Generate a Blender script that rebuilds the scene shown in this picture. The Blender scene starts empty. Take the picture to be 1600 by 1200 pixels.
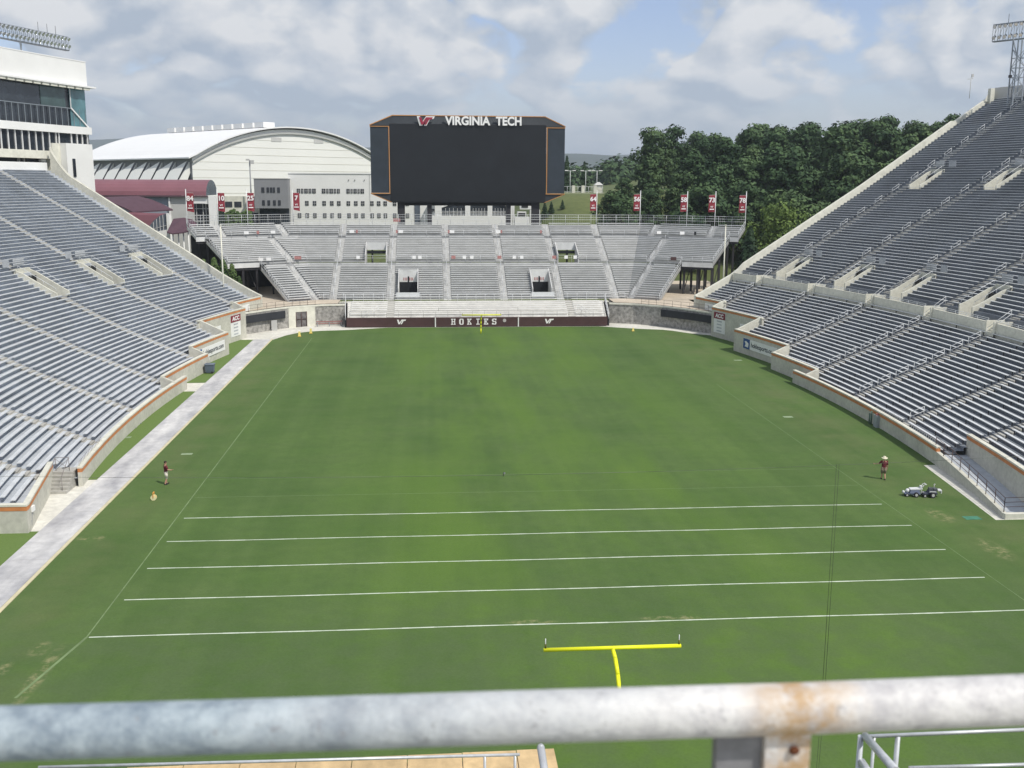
import bpy, bmesh, math, random
from mathutils import Vector, Matrix
random.seed(7)
S = bpy.context.scene
COL = S.collection
PI = math.pi
# ------------------------------------------------------------------ camera
YAW, PIT, ROL = .080, .194, .005
cy_, sy_, cp_, sp_ = math.cos(YAW), math.sin(YAW), math.cos(PIT), math.sin(PIT)
Fv = Vector((sy_*cp_, cy_*cp_, -sp_)); R0v = Vector((cy_, -sy_, 0)); U0v = R0v.cross(Fv)
Rv = math.cos(ROL)*R0v + math.sin(ROL)*U0v; Uv = -math.sin(ROL)*R0v + math.cos(ROL)*U0v
CAM = Vector((-7.43, -48.6, 22.1))
cd = bpy.data.cameras.new('camera'); cam = bpy.data.objects.new('camera', cd); COL.objects.link(cam)
M = Matrix((Rv, Uv, -Fv)).transposed().to_4x4(); M.translation = CAM
cam.matrix_world = M
cd.sensor_width = 36; cd.lens = 36.0; cd.clip_start = .05; cd.clip_end = 20000
cd.dof.use_dof = True; cd.dof.focus_distance = 90; cd.dof.aperture_fstop = 5.6
S.camera = cam
# ------------------------------------------------------------------ light
SUN = Vector((.438, -.412, .80)).normalized()
sl = bpy.data.lights.new('sun', 'SUN'); sl.energy = 4.0; sl.angle = math.radians(.6); sl.color = (1, .95, .86)
so = bpy.data.objects.new('sun', sl); COL.objects.link(so)
so.rotation_euler = SUN.to_track_quat('Z', 'Y').to_euler()
W = bpy.data.worlds.new('World'); S.world = W; W.use_nodes = True
nt = W.node_tree; nt.nodes.clear()
def N(t, **k):
    n = nt.nodes.new(t)
    for a, b in k.items(): setattr(n, a, b)
    return n
def L(a, b): nt.links.new(a, b)
sky = N('ShaderNodeTexSky', sky_type='NISHITA', sun_disc=False)
sky.sun_elevation = math.asin(SUN.z); sky.sun_rotation = math.atan2(SUN.x, SUN.y)
sky.air_density = 1.1; sky.dust_density = .5; sky.ozone_density = 1.4
bg = N('ShaderNodeBackground'); bg.inputs[1].default_value = .125
tc = N('ShaderNodeTexCoord'); sep = N('ShaderNodeSeparateXYZ'); L(tc.outputs['Generated'], sep.inputs[0])
# clouds: puffy cumulus, noise for the banks and smooth cells for the billows
zz = N('ShaderNodeMath', operation='MAXIMUM'); L(sep.outputs[2], zz.inputs[0]); zz.inputs[1].default_value = 0
za = N('ShaderNodeMath', operation='ADD'); L(zz.outputs[0], za.inputs[0]); za.inputs[1].default_value = .11
dx = N('ShaderNodeMath', operation='MULTIPLY'); L(sep.outputs[0], dx.inputs[0]); dx.inputs[1].default_value = 4.0
zl = N('ShaderNodeMath', operation='LOGARITHM'); L(za.outputs[0], zl.inputs[0]); zl.inputs[1].default_value = 2.718
dy = N('ShaderNodeMath', operation='MULTIPLY'); L(zl.outputs[0], dy.inputs[0]); dy.inputs[1].default_value = 1.35
cmb = N('ShaderNodeCombineXYZ'); L(dx.outputs[0], cmb.inputs[0]); L(dy.outputs[0], cmb.inputs[1])
sgn = N('ShaderNodeMath', operation='SIGN'); L(sep.outputs[1], sgn.inputs[0]); L(sgn.outputs[0], cmb.inputs[2])
def density(offset, det):
    o = N('ShaderNodeVectorMath', operation='ADD'); L(cmb.outputs[0], o.inputs[0]); o.inputs[1].default_value = offset
    a = N('ShaderNodeTexNoise'); a.inputs['Scale'].default_value = 1.7; a.inputs['Detail'].default_value = det; a.inputs['Roughness'].default_value = .52; L(o.outputs[0], a.inputs['Vector'])
    v = N('ShaderNodeTexNoise', noise_type='RIDGED_MULTIFRACTAL'); v.inputs['Scale'].default_value = 3.4; v.inputs['Detail'].default_value = 3; v.inputs['Roughness'].default_value = .5; v.inputs['Offset'].default_value = .9; v.inputs['Gain'].default_value = 1.2; v.inputs['Distortion'].default_value = .2; L(o.outputs[0], v.inputs['Vector'])
    m = N('ShaderNodeMath', operation='MULTIPLY_ADD'); L(v.outputs[0], m.inputs[0]); m.inputs[1].default_value = -.10; L(a.outputs[0], m.inputs[2])
    return m.outputs[0]
D0 = density((2.3, 1.7, 3.1), 8); D1 = density((2.3+.05, 1.7+.11, 3.1), 5)
cov = N('ShaderNodeValToRGB'); L(D0, cov.inputs[0])
cov.color_ramp.elements[0].position = .325; cov.color_ramp.elements[0].color = (0, 0, 0, 1)
cov.color_ramp.elements[1].position = .395; cov.color_ramp.elements[1].color = (1, 1, 1, 1)
dif = N('ShaderNodeMath', operation='SUBTRACT'); L(D0, dif.inputs[0]); L(D1, dif.inputs[1])
shd = N('ShaderNodeMapRange'); L(dif.outputs[0], shd.inputs[0]); shd.inputs[1].default_value = -.085; shd.inputs[2].default_value = .08
cc = N('ShaderNodeValToRGB'); L(shd.outputs[0], cc.inputs[0])
cc.color_ramp.elements[0].color = (3.5, 4.1, 4.95, 1); cc.color_ramp.elements[1].color = (6.5, 6.6, 6.75, 1)
lowm = N('ShaderNodeMapRange'); L(zz.outputs[0], lowm.inputs[0]); lowm.inputs[1].default_value = .02; lowm.inputs[2].default_value = .12; lowm.inputs[3].default_value = .7; lowm.inputs[4].default_value = 1
covm = N('ShaderNodeMath', operation='MULTIPLY'); L(cov.outputs[0], covm.inputs[0]); L(lowm.outputs[0], covm.inputs[1])
mx = N('ShaderNodeMix', data_type='RGBA'); L(covm.outputs[0], mx.inputs[0])
tint = N('ShaderNodeMix', data_type='RGBA', blend_type='MULTIPLY'); tint.inputs[0].default_value = 1
L(sky.outputs[0], tint.inputs[6]); tint.inputs[7].default_value = (1.0, .95, 1.10, 1)
L(tint.outputs[2], mx.inputs[6]); L(cc.outputs[0], mx.inputs[7])
hzm = N('ShaderNodeMapRange'); L(zz.outputs[0], hzm.inputs[0]); hzm.inputs[1].default_value = .0; hzm.inputs[2].default_value = .10; hzm.inputs[3].default_value = .7; hzm.inputs[4].default_value = .03
hx = N('ShaderNodeMix', data_type='RGBA'); L(hzm.outputs[0], hx.inputs[0]); L(mx.outputs[2], hx.inputs[6]); hx.inputs[7].default_value = (3.0, 3.85, 4.75, 1)
L(hx.outputs[2], bg.inputs[0]); wo = N('ShaderNodeOutputWorld'); L(bg.outputs[0], wo.inputs[0])
S.view_settings.view_transform = 'Standard'; S.view_settings.look = 'None'; S.view_settings.gamma = 1
S.view_settings.exposure = 0.02
S.render.engine = 'CYCLES'
try:
    S.cycles.volume_bounces = 0; S.cycles.max_bounces = 5; S.cycles.diffuse_bounces = 3; S.cycles.glossy_bounces = 2
    S.cycles.volume_step_rate = 10
except Exception: pass

# ------------------------------------------------------------------ materials
MATS = {}
def mat(name, c, rough=.85, var=.12, scale=.6, spec=.3, metal=0, c2=None, fine=None, bump=0, stretch=None, streak=0):
    if name in MATS: return MATS[name]
    m = bpy.data.materials.new(name); m.use_nodes = True; t = m.node_tree
    b = t.nodes['Principled BSDF']; b.inputs['Roughness'].default_value = rough; b.inputs['Metallic'].default_value = metal
    b.inputs['Specular IOR Level'].default_value = spec
    co = t.nodes.new('ShaderNodeTexCoord'); mp = t.nodes.new('ShaderNodeMapping'); t.links.new(co.outputs['Object'], mp.inputs[0])
    if stretch: mp.inputs['Scale'].default_value = stretch
    n = t.nodes.new('ShaderNodeTexNoise'); n.inputs['Scale'].default_value = scale; n.inputs['Detail'].default_value = 6; n.inputs['Roughness'].default_value = .62
    t.links.new(mp.outputs[0], n.inputs['Vector'])
    r = t.nodes.new('ShaderNodeValToRGB'); t.links.new(n.outputs[0], r.inputs[0])
    d = c2 if c2 else tuple(x*(1-var*1.6) for x in c)
    e = c if c2 else tuple(min(1, x*(1+var)) for x in c)
    r.color_ramp.elements[0].position = .3; r.color_ramp.elements[1].position = .7
    r.color_ramp.elements[0].color = (*d, 1); r.color_ramp.elements[1].color = (*e, 1)
    out = r.outputs[0]
    if fine:
        n2 = t.nodes.new('ShaderNodeTexNoise'); n2.inputs['Scale'].default_value = fine; n2.inputs['Detail'].default_value = 4
        t.links.new(co.outputs['Object'], n2.inputs['Vector'])
        mr = t.nodes.new('ShaderNodeMapRange'); t.links.new(n2.outputs[0], mr.inputs[0]); mr.inputs[1].default_value = .3; mr.inputs[2].default_value = .7; mr.inputs[3].default_value = .88; mr.inputs[4].default_value = 1.08
        mm = t.nodes.new('ShaderNodeMix'); mm.data_type = 'RGBA'; mm.blend_type = 'MULTIPLY'; mm.inputs[0].default_value = 1
        t.links.new(out, mm.inputs[6]); t.links.new(mr.outputs[0], mm.inputs[7]); out = mm.outputs[2]
    if bump:
        bn = t.nodes.new('ShaderNodeBump'); bn.inputs['Strength'].default_value = bump; bn.inputs['Distance'].default_value = .05
        t.links.new(n.outputs[0], bn.inputs['Height']); t.links.new(bn.outputs[0], b.inputs['Normal'])
    t.links.new(out, b.inputs['Base Color'])
    MATS[name] = m; return m
CONC = mat('concrete', (.54, .53, .465), var=.10, scale=.35, fine=3.0)
CONCW = mat('pale_concrete', (.62, .61, .53), var=.08, scale=.3, fine=2.5)
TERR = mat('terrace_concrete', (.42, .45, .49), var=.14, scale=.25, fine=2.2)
TERRR = mat('shaded_terrace_concrete', (.185, .205, .235), var=.16, scale=.25, fine=2.2)  # darker copy of the terrace concrete, shade of benches and risers in its colour
STEP = mat('step_concrete', (.40, .39, .36), var=.12, scale=.5, fine=3)
BENCH = mat('bench_aluminium', (.64, .66, .68), rough=.42, var=.10, scale=.8, metal=.25, spec=.5)
BENCHW = mat('bench_plank', (.68, .70, .72), rough=.45, var=.08, scale=.8, metal=.15, spec=.5)
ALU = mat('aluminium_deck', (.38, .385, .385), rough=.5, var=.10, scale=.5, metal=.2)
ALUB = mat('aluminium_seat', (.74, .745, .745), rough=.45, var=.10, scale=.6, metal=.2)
ALUW = mat('white_seat', (.78, .78, .77), rough=.5, var=.08, scale=.6)
GALV = mat('galvanised', (.55, .57, .60), rough=.4, var=.15, scale=5, metal=.3)
RAIL = mat('pale_rail', (.62, .64, .66), rough=.45, var=.05, scale=2)
DARKST = mat('dark_steel', (.035, .035, .04), rough=.6, var=.1)
WHITE = mat('white_paint', (.80, .80, .79), rough=.6, var=.03, scale=.3)
CREAM = mat('cream_wall', (.68, .67, .585), rough=.8, var=.05, scale=.15, fine=1.2)
GABLE = mat('gable_cream', (.76, .765, .735), rough=.8, var=.025, scale=.06)
PBW = mat('press_white', (.77, .77, .755), rough=.7, var=.04, scale=.2)
ORANGE = mat('orange_band', (.55, .22, .085), rough=.7, var=.12, scale=1.2)
MAROON = mat('maroon_pad', (.075, .040, .040), rough=.65, var=.10, scale=.6)
ROOFM = mat('maroon_roof', (.20, .085, .105), rough=.55, var=.06, scale=.3)
FLAGM = mat('maroon_flag', (.27, .040, .055), rough=.8, var=.08, scale=2)
BLACK = mat('screen_black', (.010, .012, .016), rough=.5, var=.15, scale=.3, spec=.4)
PANEL = mat('panel_grey', (.035, .045, .058), rough=.5, var=.15, scale=.3)
GLASS = mat('window_glass', (.025, .032, .042), rough=.12, var=.3, scale=.4, spec=.8)
TEAL = mat('teal_glass', (.10, .22, .25), rough=.1, var=.3, scale=.3, spec=.8)
GREYW = mat('grey_wall', (.26, .27, .29), rough=.8, var=.05)
LGREY = mat('light_grey_wall', (.50, .50, .49), rough=.8, var=.05)
YEL = mat('yellow_paint', (.78, .80, .02), rough=.4, var=.03)
STONE = mat('stone', (.34, .33, .31), rough=.9, var=.35, scale=2.2, fine=6, bump=.5)
BLUE = mat('blue_sign', (.02, .08, .26), rough=.6, var=.04)
BARK = mat('bark', (.07, .055, .04), rough=.95, var=.2, scale=3)
SKIN = mat('skin', (.48, .27, .19), rough=.6, var=.05)
TAN = mat('tan_cloth', (.55, .47, .36), rough=.9, var=.08)
SHIRT = mat('maroon_shirt', (.13, .022, .03), rough=.9, var=.12, scale=8)
HAIR = mat('dark_hair', (.03, .02, .015), rough=.8)
TYRE = mat('tyre', (.03, .03, .035), rough=.8)
LAMP = mat('lamp_reflector', (.75, .78, .80), rough=.15, metal=.7, var=.05)

# ------------------------------------------------------------------ mesh builder
class MB:
    def __init__(s): s.v = []; s.f = []; s.sm = []
    def quad(s, a, b, c, d, sm=False):
        i = len(s.v); s.v += [tuple(a), tuple(b), tuple(c), tuple(d)]; s.f.append((i, i+1, i+2, i+3)); s.sm.append(sm)
    def poly(s, pts, sm=False):
        i = len(s.v); s.v += [tuple(p) for p in pts]; s.f.append(tuple(range(i, i+len(pts)))); s.sm.append(sm)
    def hexa(s, p):           # 8 points: bottom 0-3 ccw, top 4-7
        i = len(s.v); s.v += [tuple(q) for q in p]
        for f in ((3, 2, 1, 0), (4, 5, 6, 7), (0, 1, 5, 4), (1, 2, 6, 5), (2, 3, 7, 6), (3, 0, 4, 7)):
            s.f.append(tuple(i+k for k in f)); s.sm.append(False)
    def box(s, x0, x1, y0, y1, z0, z1, T=None):
        p = [(x0, y0, z0), (x1, y0, z0), (x1, y1, z0), (x0, y1, z0), (x0, y0, z1), (x1, y0, z1), (x1, y1, z1), (x0, y1, z1)]
        if T: p = [T(*q) for q in p]
        s.hexa(p)
    def tube(s, a, b, r, n=6, r2=None, cap=True, sm=True):
        a = Vector(a); b = Vector(b); r2 = r if r2 is None else r2; d = (b-a)
        if d.length < 1e-6: return
        d.normalize(); u = d.cross(Vector((0, 0, 1)) if abs(d.z) < .9 else Vector((1, 0, 0))).normalized(); w = d.cross(u)
        i = len(s.v)
        for k in range(n):
            t = 2*PI*k/n; o = math.cos(t)*u + math.sin(t)*w
            s.v.append(tuple(a+o*r)); s.v.append(tuple(b+o*r2))
        for k in range(n):
            j = (k+1) % n; s.f.append((i+2*k, i+2*j, i+2*j+1, i+2*k+1)); s.sm.append(sm)
        if cap:
            s.f.append(tuple(i+2*k for k in range(n))[::-1]); s.sm.append(False)
            s.f.append(tuple(i+2*k+1 for k in range(n))); s.sm.append(False)
    def path(s, pts, r, n=6):
        for a, b in zip(pts, pts[1:]): s.tube(a, b, r, n)
    def bar(s, a, b, w, h=None, up=(0, 0, 1)):   # rectangular bar
        h = w if h is None else h
        a = Vector(a); b = Vector(b); d = (b-a).normalized(); u = d.cross(Vector(up))
        if u.length < 1e-3: u = d.cross(Vector((1, 0, 0)))
        u.normalize(); q = u.cross(d)
        p = [a-u*w/2-q*h/2, a+u*w/2-q*h/2, b+u*w/2-q*h/2, b-u*w/2-q*h/2, a-u*w/2+q*h/2, a+u*w/2+q*h/2, b+u*w/2+q*h/2, b-u*w/2+q*h/2]
        s.hexa(p)
    def ell(s, c, r, n=10, m=7):
        i = len(s.v); c = Vector(c)
        for a in range(m+1):
            t = PI*a/m
            for b in range(n):
                p = 2*PI*b/n; s.v.append((c.x+r[0]*math.sin(t)*math.cos(p), c.y+r[1]*math.sin(t)*math.sin(p), c.z+r[2]*math.cos(t)))
        for a in range(m):
            for b in range(n):
                s.f.append((i+a*n+b, i+(a+1)*n+b, i+(a+1)*n+(b+1) % n, i+a*n+(b+1) % n)); s.sm.append(True)
    def build(s, name, m, parent=None, **tagk):
        me = bpy.data.meshes.new(name); me.from_pydata(s.v, [], s.f); me.materials.append(m)
        me.polygons.foreach_set('use_smooth', s.sm); me.update()
        o = bpy.data.objects.new(name, me); COL.objects.link(o)
        if parent: o.parent = parent; o.matrix_parent_inverse = parent.matrix_world.inverted() if False else Matrix.Translation(-parent.location) if parent.type == 'EMPTY' and parent.parent is None and parent.rotation_euler.z == 0 else Matrix()
        if tagk: tag(o, **tagk)
        return o
def tag(o, label=None, cat=None, group=None, kind=None):
    if label: o['label'] = label
    if cat: o['category'] = cat
    if group: o['group'] = group
    if kind: o['kind'] = kind
    return o
def thing(name, label, cat, loc=(0, 0, 0), group=None):
    o = bpy.data.objects.new(name, None); COL.objects.link(o); o.location = loc; o.empty_display_size = .3
    return tag(o, label, cat, group)
def dup(o, parent=None):
    c = o.copy(); COL.objects.link(c)
    if parent: c.parent = parent
    for ch in [q for q in list(bpy.data.objects) if q.parent == o and q != c]: dup(ch, c)
    return c
def text_mesh(name, txt, size, m, parent, T, ext=.03, offset=0, shear=0, sx=1, align='CENTER', spacing=1):
    cu = bpy.data.curves.new('t', 'FONT'); cu.body = txt; cu.size = size; cu.extrude = ext; cu.offset = offset
    cu.align_x = align; cu.align_y = 'CENTER'; cu.shear = shear; cu.space_character = spacing; cu.resolution_u = 3
    o = bpy.data.objects.new('t', cu); COL.objects.link(o); bpy.context.view_layer.update()
    me = bpy.data.meshes.new_from_object(o.evaluated_get(bpy.context.evaluated_depsgraph_get()))
    bpy.data.objects.remove(o)
    mb = MB()
    mb.v = [tuple(T(v.co.x*sx, v.co.y, v.co.z)) for v in me.vertices]; mb.f = [tuple(p.vertices) for p in me.polygons]; mb.sm = [False]*len(mb.f)
    return mb.build(name, m, parent)
def face_T(origin, right, up=(0, 0, 1)):
    o = Vector(origin); r = Vector(right).normalized(); u = Vector(up).normalized(); n = r.cross(u)
    return lambda x, y, z: o + r*x + u*y + n*z       # z comes out of the sign towards the viewer
def struct(mb, name, m): return mb.build(name, m, None, kind='structure')
# ================================================================== GROUND
def sst(a, b, x):
    t = max(0, min(1, (x-a)/(b-a))); return t*t*(3-2*t)
def stone_y(X):   # plan of the stone retaining wall at the far end: field-side face
    pts = [(-34.6, 103.2), (-31.8, 107.2), (-29, 110.4), (-24.7, 112.8), (-20.6, 113.6), (21.2, 113.6), (25, 112.2), (29, 108.9), (32.6, 104.2), (34.4, 101.0)]
    if X <= pts[0][0]: return pts[0][1]
    for (a, b), (c, d) in zip(pts, pts[1:]):
        if X <= c: return b+(d-b)*(X-a)/(c-a)
    return pts[-1][1]
def ground_z(X, Y):
    if Y > 118.5 and abs(X) < 48 or Y > 118 and abs(X) >= 48 or abs(X) > 96: inside = False
    else: inside = True
    if inside: return -.4
    z = 3.3
    z += 9.2*sst(150, 215, Y)
    z += 7.0*sst(160, 222, Y)*sst(12, 28, X)
    z += 5.5*sst(230, 330, Y)*sst(50, 110, X)
    z += 4.0*sst(60, 150, X)*sst(110, 160, Y)*(1-sst(230, 330, Y))
    if Y > 500: z -= (Y-500)*.012
    return z
xs = sorted(set([-6000, -3500, -2000, -1200, -800, -500, -350] + [x*12 for x in range(-22, 34)] + [x*2 for x in range(-24, 25)] + [500, 700, 1000, 1600, 2600, 4200, 6500]))
ys = sorted(set([-400, -200, -100, -60, 0, 60, 90] + [98+y for y in range(0, 22, 1)] + [120+y*6 for y in range(0, 40)] + [380, 420, 480, 560, 700, 900, 1300, 2000, 3200, 5200, 8000]))
mb = MB(); nx, ny = len(xs), len(ys)
mb.v = [(x, y, ground_z(x, y)) for y in ys for x in xs]
mb.f = [(j*nx+i, j*nx+i+1, (j+1)*nx+i+1, (j+1)*nx+i) for j in range(ny-1) for i in range(nx-1)]; mb.sm = [True]*len(mb.f)
G2 = mat('rough_grass', (.115, .135, .045), var=.3, scale=.05, c2=(.060, .085, .028), fine=.8)
struct(mb, 'ground', G2)
# concrete apron of the bowl
APR = mat('apron_concrete', (.60, .585, .53), var=.12, scale=.25, fine=2.0)
mb = MB()
n = 40
for i in range(n):
    a = -34.9+69.8*i/n; b = -34.9+69.8*(i+1)/n
    mb.quad((a, 96, 0), (b, 96, 0), (b, stone_y(b)+.1, 0), (a, stone_y(a)+.1, 0))
mb.quad((-37, 60.8, 0), (-30, 60.8, 0), (-30, 66.5, 0), (-37, 66.5, 0)); mb.quad((-37, 13, 0), (-30, 13, 0), (-30, 28, 0), (-37, 28, 0))
mb.quad((29.4, 10, 0), (38, 10, 0), (38, 40, 0), (29.4, 40, 0)); mb.quad((31.5, 60, 0), (36, 60, 0), (36, 64, 0), (31.5, 64, 0))
struct(mb, 'apron', APR)
# turf
def turf_mat():
    m = bpy.data.materials.new('turf'); m.use_nodes = True; t = m.node_tree; b = t.nodes['Principled BSDF']
    b.inputs['Roughness'].default_value = .9; b.inputs['Specular IOR Level'].default_value = .15
    co = t.nodes.new('ShaderNodeTexCoord')
    def noise(sc, det, strc=(1, 1, 1), rough=.6):
        mp = t.nodes.new('ShaderNodeMapping'); mp.inputs['Scale'].default_value = strc; t.links.new(co.outputs['Object'], mp.inputs[0])
        n = t.nodes.new('ShaderNodeTexNoise'); n.inputs['Scale'].default_value = sc; n.inputs['Detail'].default_value = det; n.inputs['Roughness'].default_value = rough
        t.links.new(mp.outputs[0], n.inputs['Vector']); return n.outputs[0]
    def mixc(f, a, b_, mode='MIX'):
        x = t.nodes.new('ShaderNodeMix'); x.data_type = 'RGBA'; x.blend_type = mode
        for s_, v in ((0, f), (6, a), (7, b_)):
            if isinstance(v, (int, float)): x.inputs[s_].default_value = v
            elif isinstance(v, tuple): x.inputs[s_].default_value = (*v, 1)
            else: t.links.new(v, x.inputs[s_])
        return x.outputs[2]
    def ramp(v, lo, hi, a=0, c=1):
        x = t.nodes.new('ShaderNodeMapRange'); t.links.new(v, x.inputs[0]); x.inputs[1].default_value = lo; x.inputs[2].default_value = hi; x.inputs[3].default_value = a; x.inputs[4].default_value = c; return x.outputs[0]
    def math_(op, a, b_=None):
        x = t.nodes.new('ShaderNodeMath'); x.operation = op
        for i_, v in enumerate((a, b_)):
            if v is None: continue
            if isinstance(v, (int, float)): x.inputs[i_].default_value = v
            else: t.links.new(v, x.inputs[i_])
        return x.outputs[0]
    base = mixc(ramp(noise(.09, 6), .33, .67), (.066, .120, .034), (.096, .160, .044))
    base = mixc(ramp(noise(.30, 5, (.35, 1, 1)), .35, .70, 0, .6), base, (.102, .150, .053))       # mowing streaks across
    base = mixc(ramp(noise(1.1, 5), .40, .75, 0, .45), base, (.064, .107, .035))
    sp0 = t.nodes.new('ShaderNodeSeparateXYZ'); t.links.new(co.outputs['Object'], sp0.inputs[0])
    base = mixc(ramp(noise(.42, 3, (1, .012, 1)), .40, .60, 0, .55), base, mixc(1.0, base, (.80, .86, .78), 'MULTIPLY'))      # lengthwise mowing bands
    base = mixc(ramp(noise(1.3, 4, (.25, 1, 1), .7), .35, .65, 0, .35), base, mixc(1.0, base, (1.16, 1.10, 1.12), 'MULTIPLY'))
    # richer mid field strip
    sp = t.nodes.new('ShaderNodeSeparateXYZ'); t.links.new(co.outputs['Object'], sp.inputs[0])
    ax = math_('ABSOLUTE', math_('SUBTRACT', sp.outputs[0], 2.0))
    mid = math_('MULTIPLY', ramp(ax, 9, 20, 1, 0), ramp(noise(.12, 4, (1, .25, 1)), .42, .6, 0, .55))
    base = mixc(mid, base, (.108, .188, .030))
    # worn sideline bands
    s1 = ramp(math_('ABSOLUTE', math_('SUBTRACT', sp.outputs[0], 29.0)), 1.2, 4.5, 1, 0)
    s2 = ramp(math_('ABSOLUTE', math_('ADD', sp.outputs[0], 27.6)), .6, 3.0, 1, 0)
    sw = math_('SINE', math_('MULTIPLY', sp.outputs[0], 1.36))
    base = mixc(math_('MULTIPLY', ramp(sw, -.5, .5), .30), base, mixc(1.0, base, (.84, .89, .82), 'MULTIPLY'))
    strip = ramp(sp.outputs[0], -32.2, -32.7)
    base = mixc(strip, base, (.125, .190, .055))
    wear = math_('MULTIPLY', math_('MAXIMUM', s1, s2), ramp(noise(.22, 6), .40, .66, 0, .6))
    base = mixc(wear, base, (.125, .150, .064))
    near = ramp(sp.outputs[1], -2, 8, .55, 0)
    base = mixc(math_('MULTIPLY', near, ramp(noise(.5, 5), .35, .6)), base, (.085, .125, .055))
    # scuffed bare patches
    def spot(cx, cy, rx, ry, lo=.46, hi=.66, amt=.6):
        mp = t.nodes.new('ShaderNodeMapping'); mp.inputs['Location'].default_value = (-cx/rx, -cy/ry, 0); mp.inputs['Scale'].default_value = (1/rx, 1/ry, 0)
        t.links.new(co.outputs['Object'], mp.inputs[0]); ln = t.nodes.new('ShaderNodeVectorMath'); ln.operation = 'LENGTH'; t.links.new(mp.outputs[0], ln.inputs[0])
        return math_('MULTIPLY', ramp(ln.outputs['Value'], .5, 1.1, 1, 0), ramp(noise(1.5, 6, (1, 1, 1), .7), lo, hi, 0, amt))
    for s_ in [(-25.35, -3.9, .42, 3.2), (-26.3, -1.2, .5, .9), (-27.2, -3.2, .35, .9), (-30.0, -3.6, .7, .7), (-28.9, 14.6, 1.0, .6), (27.0, 15.6, .8, 1.6), (29.2, 5.2, .6, 2.2), (30, -1, 1.0, 2.5), (27.2, 9, .8, 2), (-2.5, .3, 1.4, .3), (5, .3, 2.2, .3)]:
        base = mixc(spot(*s_), base, (.40, .35, .20))
    base = mixc(ramp(noise(7, 5, (1, 1, 1), .75), .35, .65, 0, .6), base, mixc(1.0, base, (.74, .77, .70), 'MULTIPLY'))
    t.links.new(base, b.inputs['Base Color'])
    bp = t.nodes.new('ShaderNodeBump'); bp.inputs['Strength'].default_value = .35; bp.inputs['Distance'].default_value = .06
    t.links.new(noise(6, 4), bp.inputs['Height']); t.links.new(bp.outputs[0], b.inputs['Normal'])
    return m
TURF = turf_mat()
mb = MB()
def turf_end(X):   # grass boundary at the far end
    p = [(-29.9, 97.6), (-28.5, 102.3), (-26.8, 105.2), (-24, 106.6), (-20, 107.3), (-14, 109.6), (19, 109.6), (24.5, 106.6), (28.8, 105.2), (31.6, 101.0), (33.6, 99.6), (36, 97)]
    if X <= p[0][0]: return p[0][1]
    for (a, b), (c, d) in zip(p, p[1:]):
        if X <= c: return b+(d-b)*(X-a)/(c-a)
    return p[-1][1]
def turf_r(Y):   # right boundary
    if Y < 14.4: return 60.0
    if Y < 28: return 30.3+(Y-14.4)*.118
    return 36.0
Ys = [-40, -20, 0, 10, 14.4, 14.41, 20, 28, 28.01, 40, 60, 80, 95]
for a, b in zip(Ys, Ys[1:]):
    mb.quad((-29.9, a, .02), (turf_r(a+1e-4), a, .02), (turf_r(b-1e-4), b, .02), (-29.9, b, .02))
nn = 50
for i in range(nn):
    a = -29.9+65.9*i/nn; b = -29.9+65.9*(i+1)/nn
    mb.quad((a, 95, .02), (b, 95, .02), (b, turf_end(b), .02), (a, turf_end(a), .02))
for (a, b) in ((-40, 16.2), (27.9, 61.2), (66, 98)):      # strips between path and grandstand wall
    mb.quad((-37, a, .02), (-32.6, a, .02), (-32.6, b, .02), (-37, b, .02))
struct(mb, 'field_turf', TURF)
PATH = mat('path_concrete', (.62, .61, .60), var=.10, scale=.55, c2=(.30, .30, .32), fine=1.5, stretch=(1, .3, 1))
mb = MB()
for i in range(46):      # slabs with thin joints
    a = -40+3.0*i; mb.box(-32.58, -30.15, a, a+2.98, -.1, .05)
struct(mb, 'path', PATH)
mb = MB(); mb.box(-30.12, -29.9, -40, 98.5, -.1, .06); struct(mb, 'path_edge', mat('path_edge_tan', (.55, .50, .33), var=.1, scale=1))
# painted lines
PAINT = mat('line_paint', (.62, .66, .58), rough=.8, var=.18, scale=1.5, c2=(.42, .50, .38))
for k in range(5):
    mb = MB(); y = 4.572*k; x0 = -24.385 if k == 0 else -24.0
    segs = 60
    for i in range(segs):
        a = x0+(24.1-x0)*i/segs; b = x0+(24.1-x0)*(i+1)/segs
        w = .052+.010*math.sin(i*1.7); d = .025*math.sin(i*.33+k)
        d2 = .025*math.sin((i+1)*.33+k)
        mb.quad((a, y-w+d, .024), (b, y-w+d2, .024), (b, y+w+d2, .024), (a, y+w+d, .024))
    struct(mb, 'yard_line', PAINT)
FAINT = mat('faint_line', (.17, .24, .11), rough=.9, var=.2, scale=1.0)
for (a, b, w) in (((-24.5, 0), (-24.5, 99), .035), ((-24.5, 0), (-25.6, -6), .07), ((24.5, -1), (24.5, 62), .018), ((-24.3, 22.86), (24.3, 22.86), .022), ((-24.3, 27.43), (24.3, 27.43), .02)):
    mb = MB(); d = Vector((b[0]-a[0], b[1]-a[1], 0)).normalized(); n_ = Vector((-d.y, d.x, 0))*w
    A = Vector((*a, .024)); B = Vector((*b, .024)); mb.quad(A-n_, B-n_, B+n_, A+n_); struct(mb, 'faint_line', FAINT)
# small covers set in the grass
for (x, y, sx, sy, c) in ((-27.6, 35.0, .45, .25, 'p'), (-34.0, 41, .25, .25, 'p'), (28.9, 14.9, .55, .35, 'g'), (31.6, 77.5, .5, .3, 'p'), (26.9, 45.5, .45, .3, 'p'), (.65, -18.3, .45, .5, 'g')):
    mb = MB(); mb.box(x-sx, x+sx, y-sy, y+sy, .0, .035)
    m = mat('cover_plate', (.24, .31, .19), var=.2, scale=2) if c == 'p' else mat('green_cover', (.06, .20, .13), var=.2, scale=2)
    mb.build('drain_cover', m, None, kind='structure')
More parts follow.
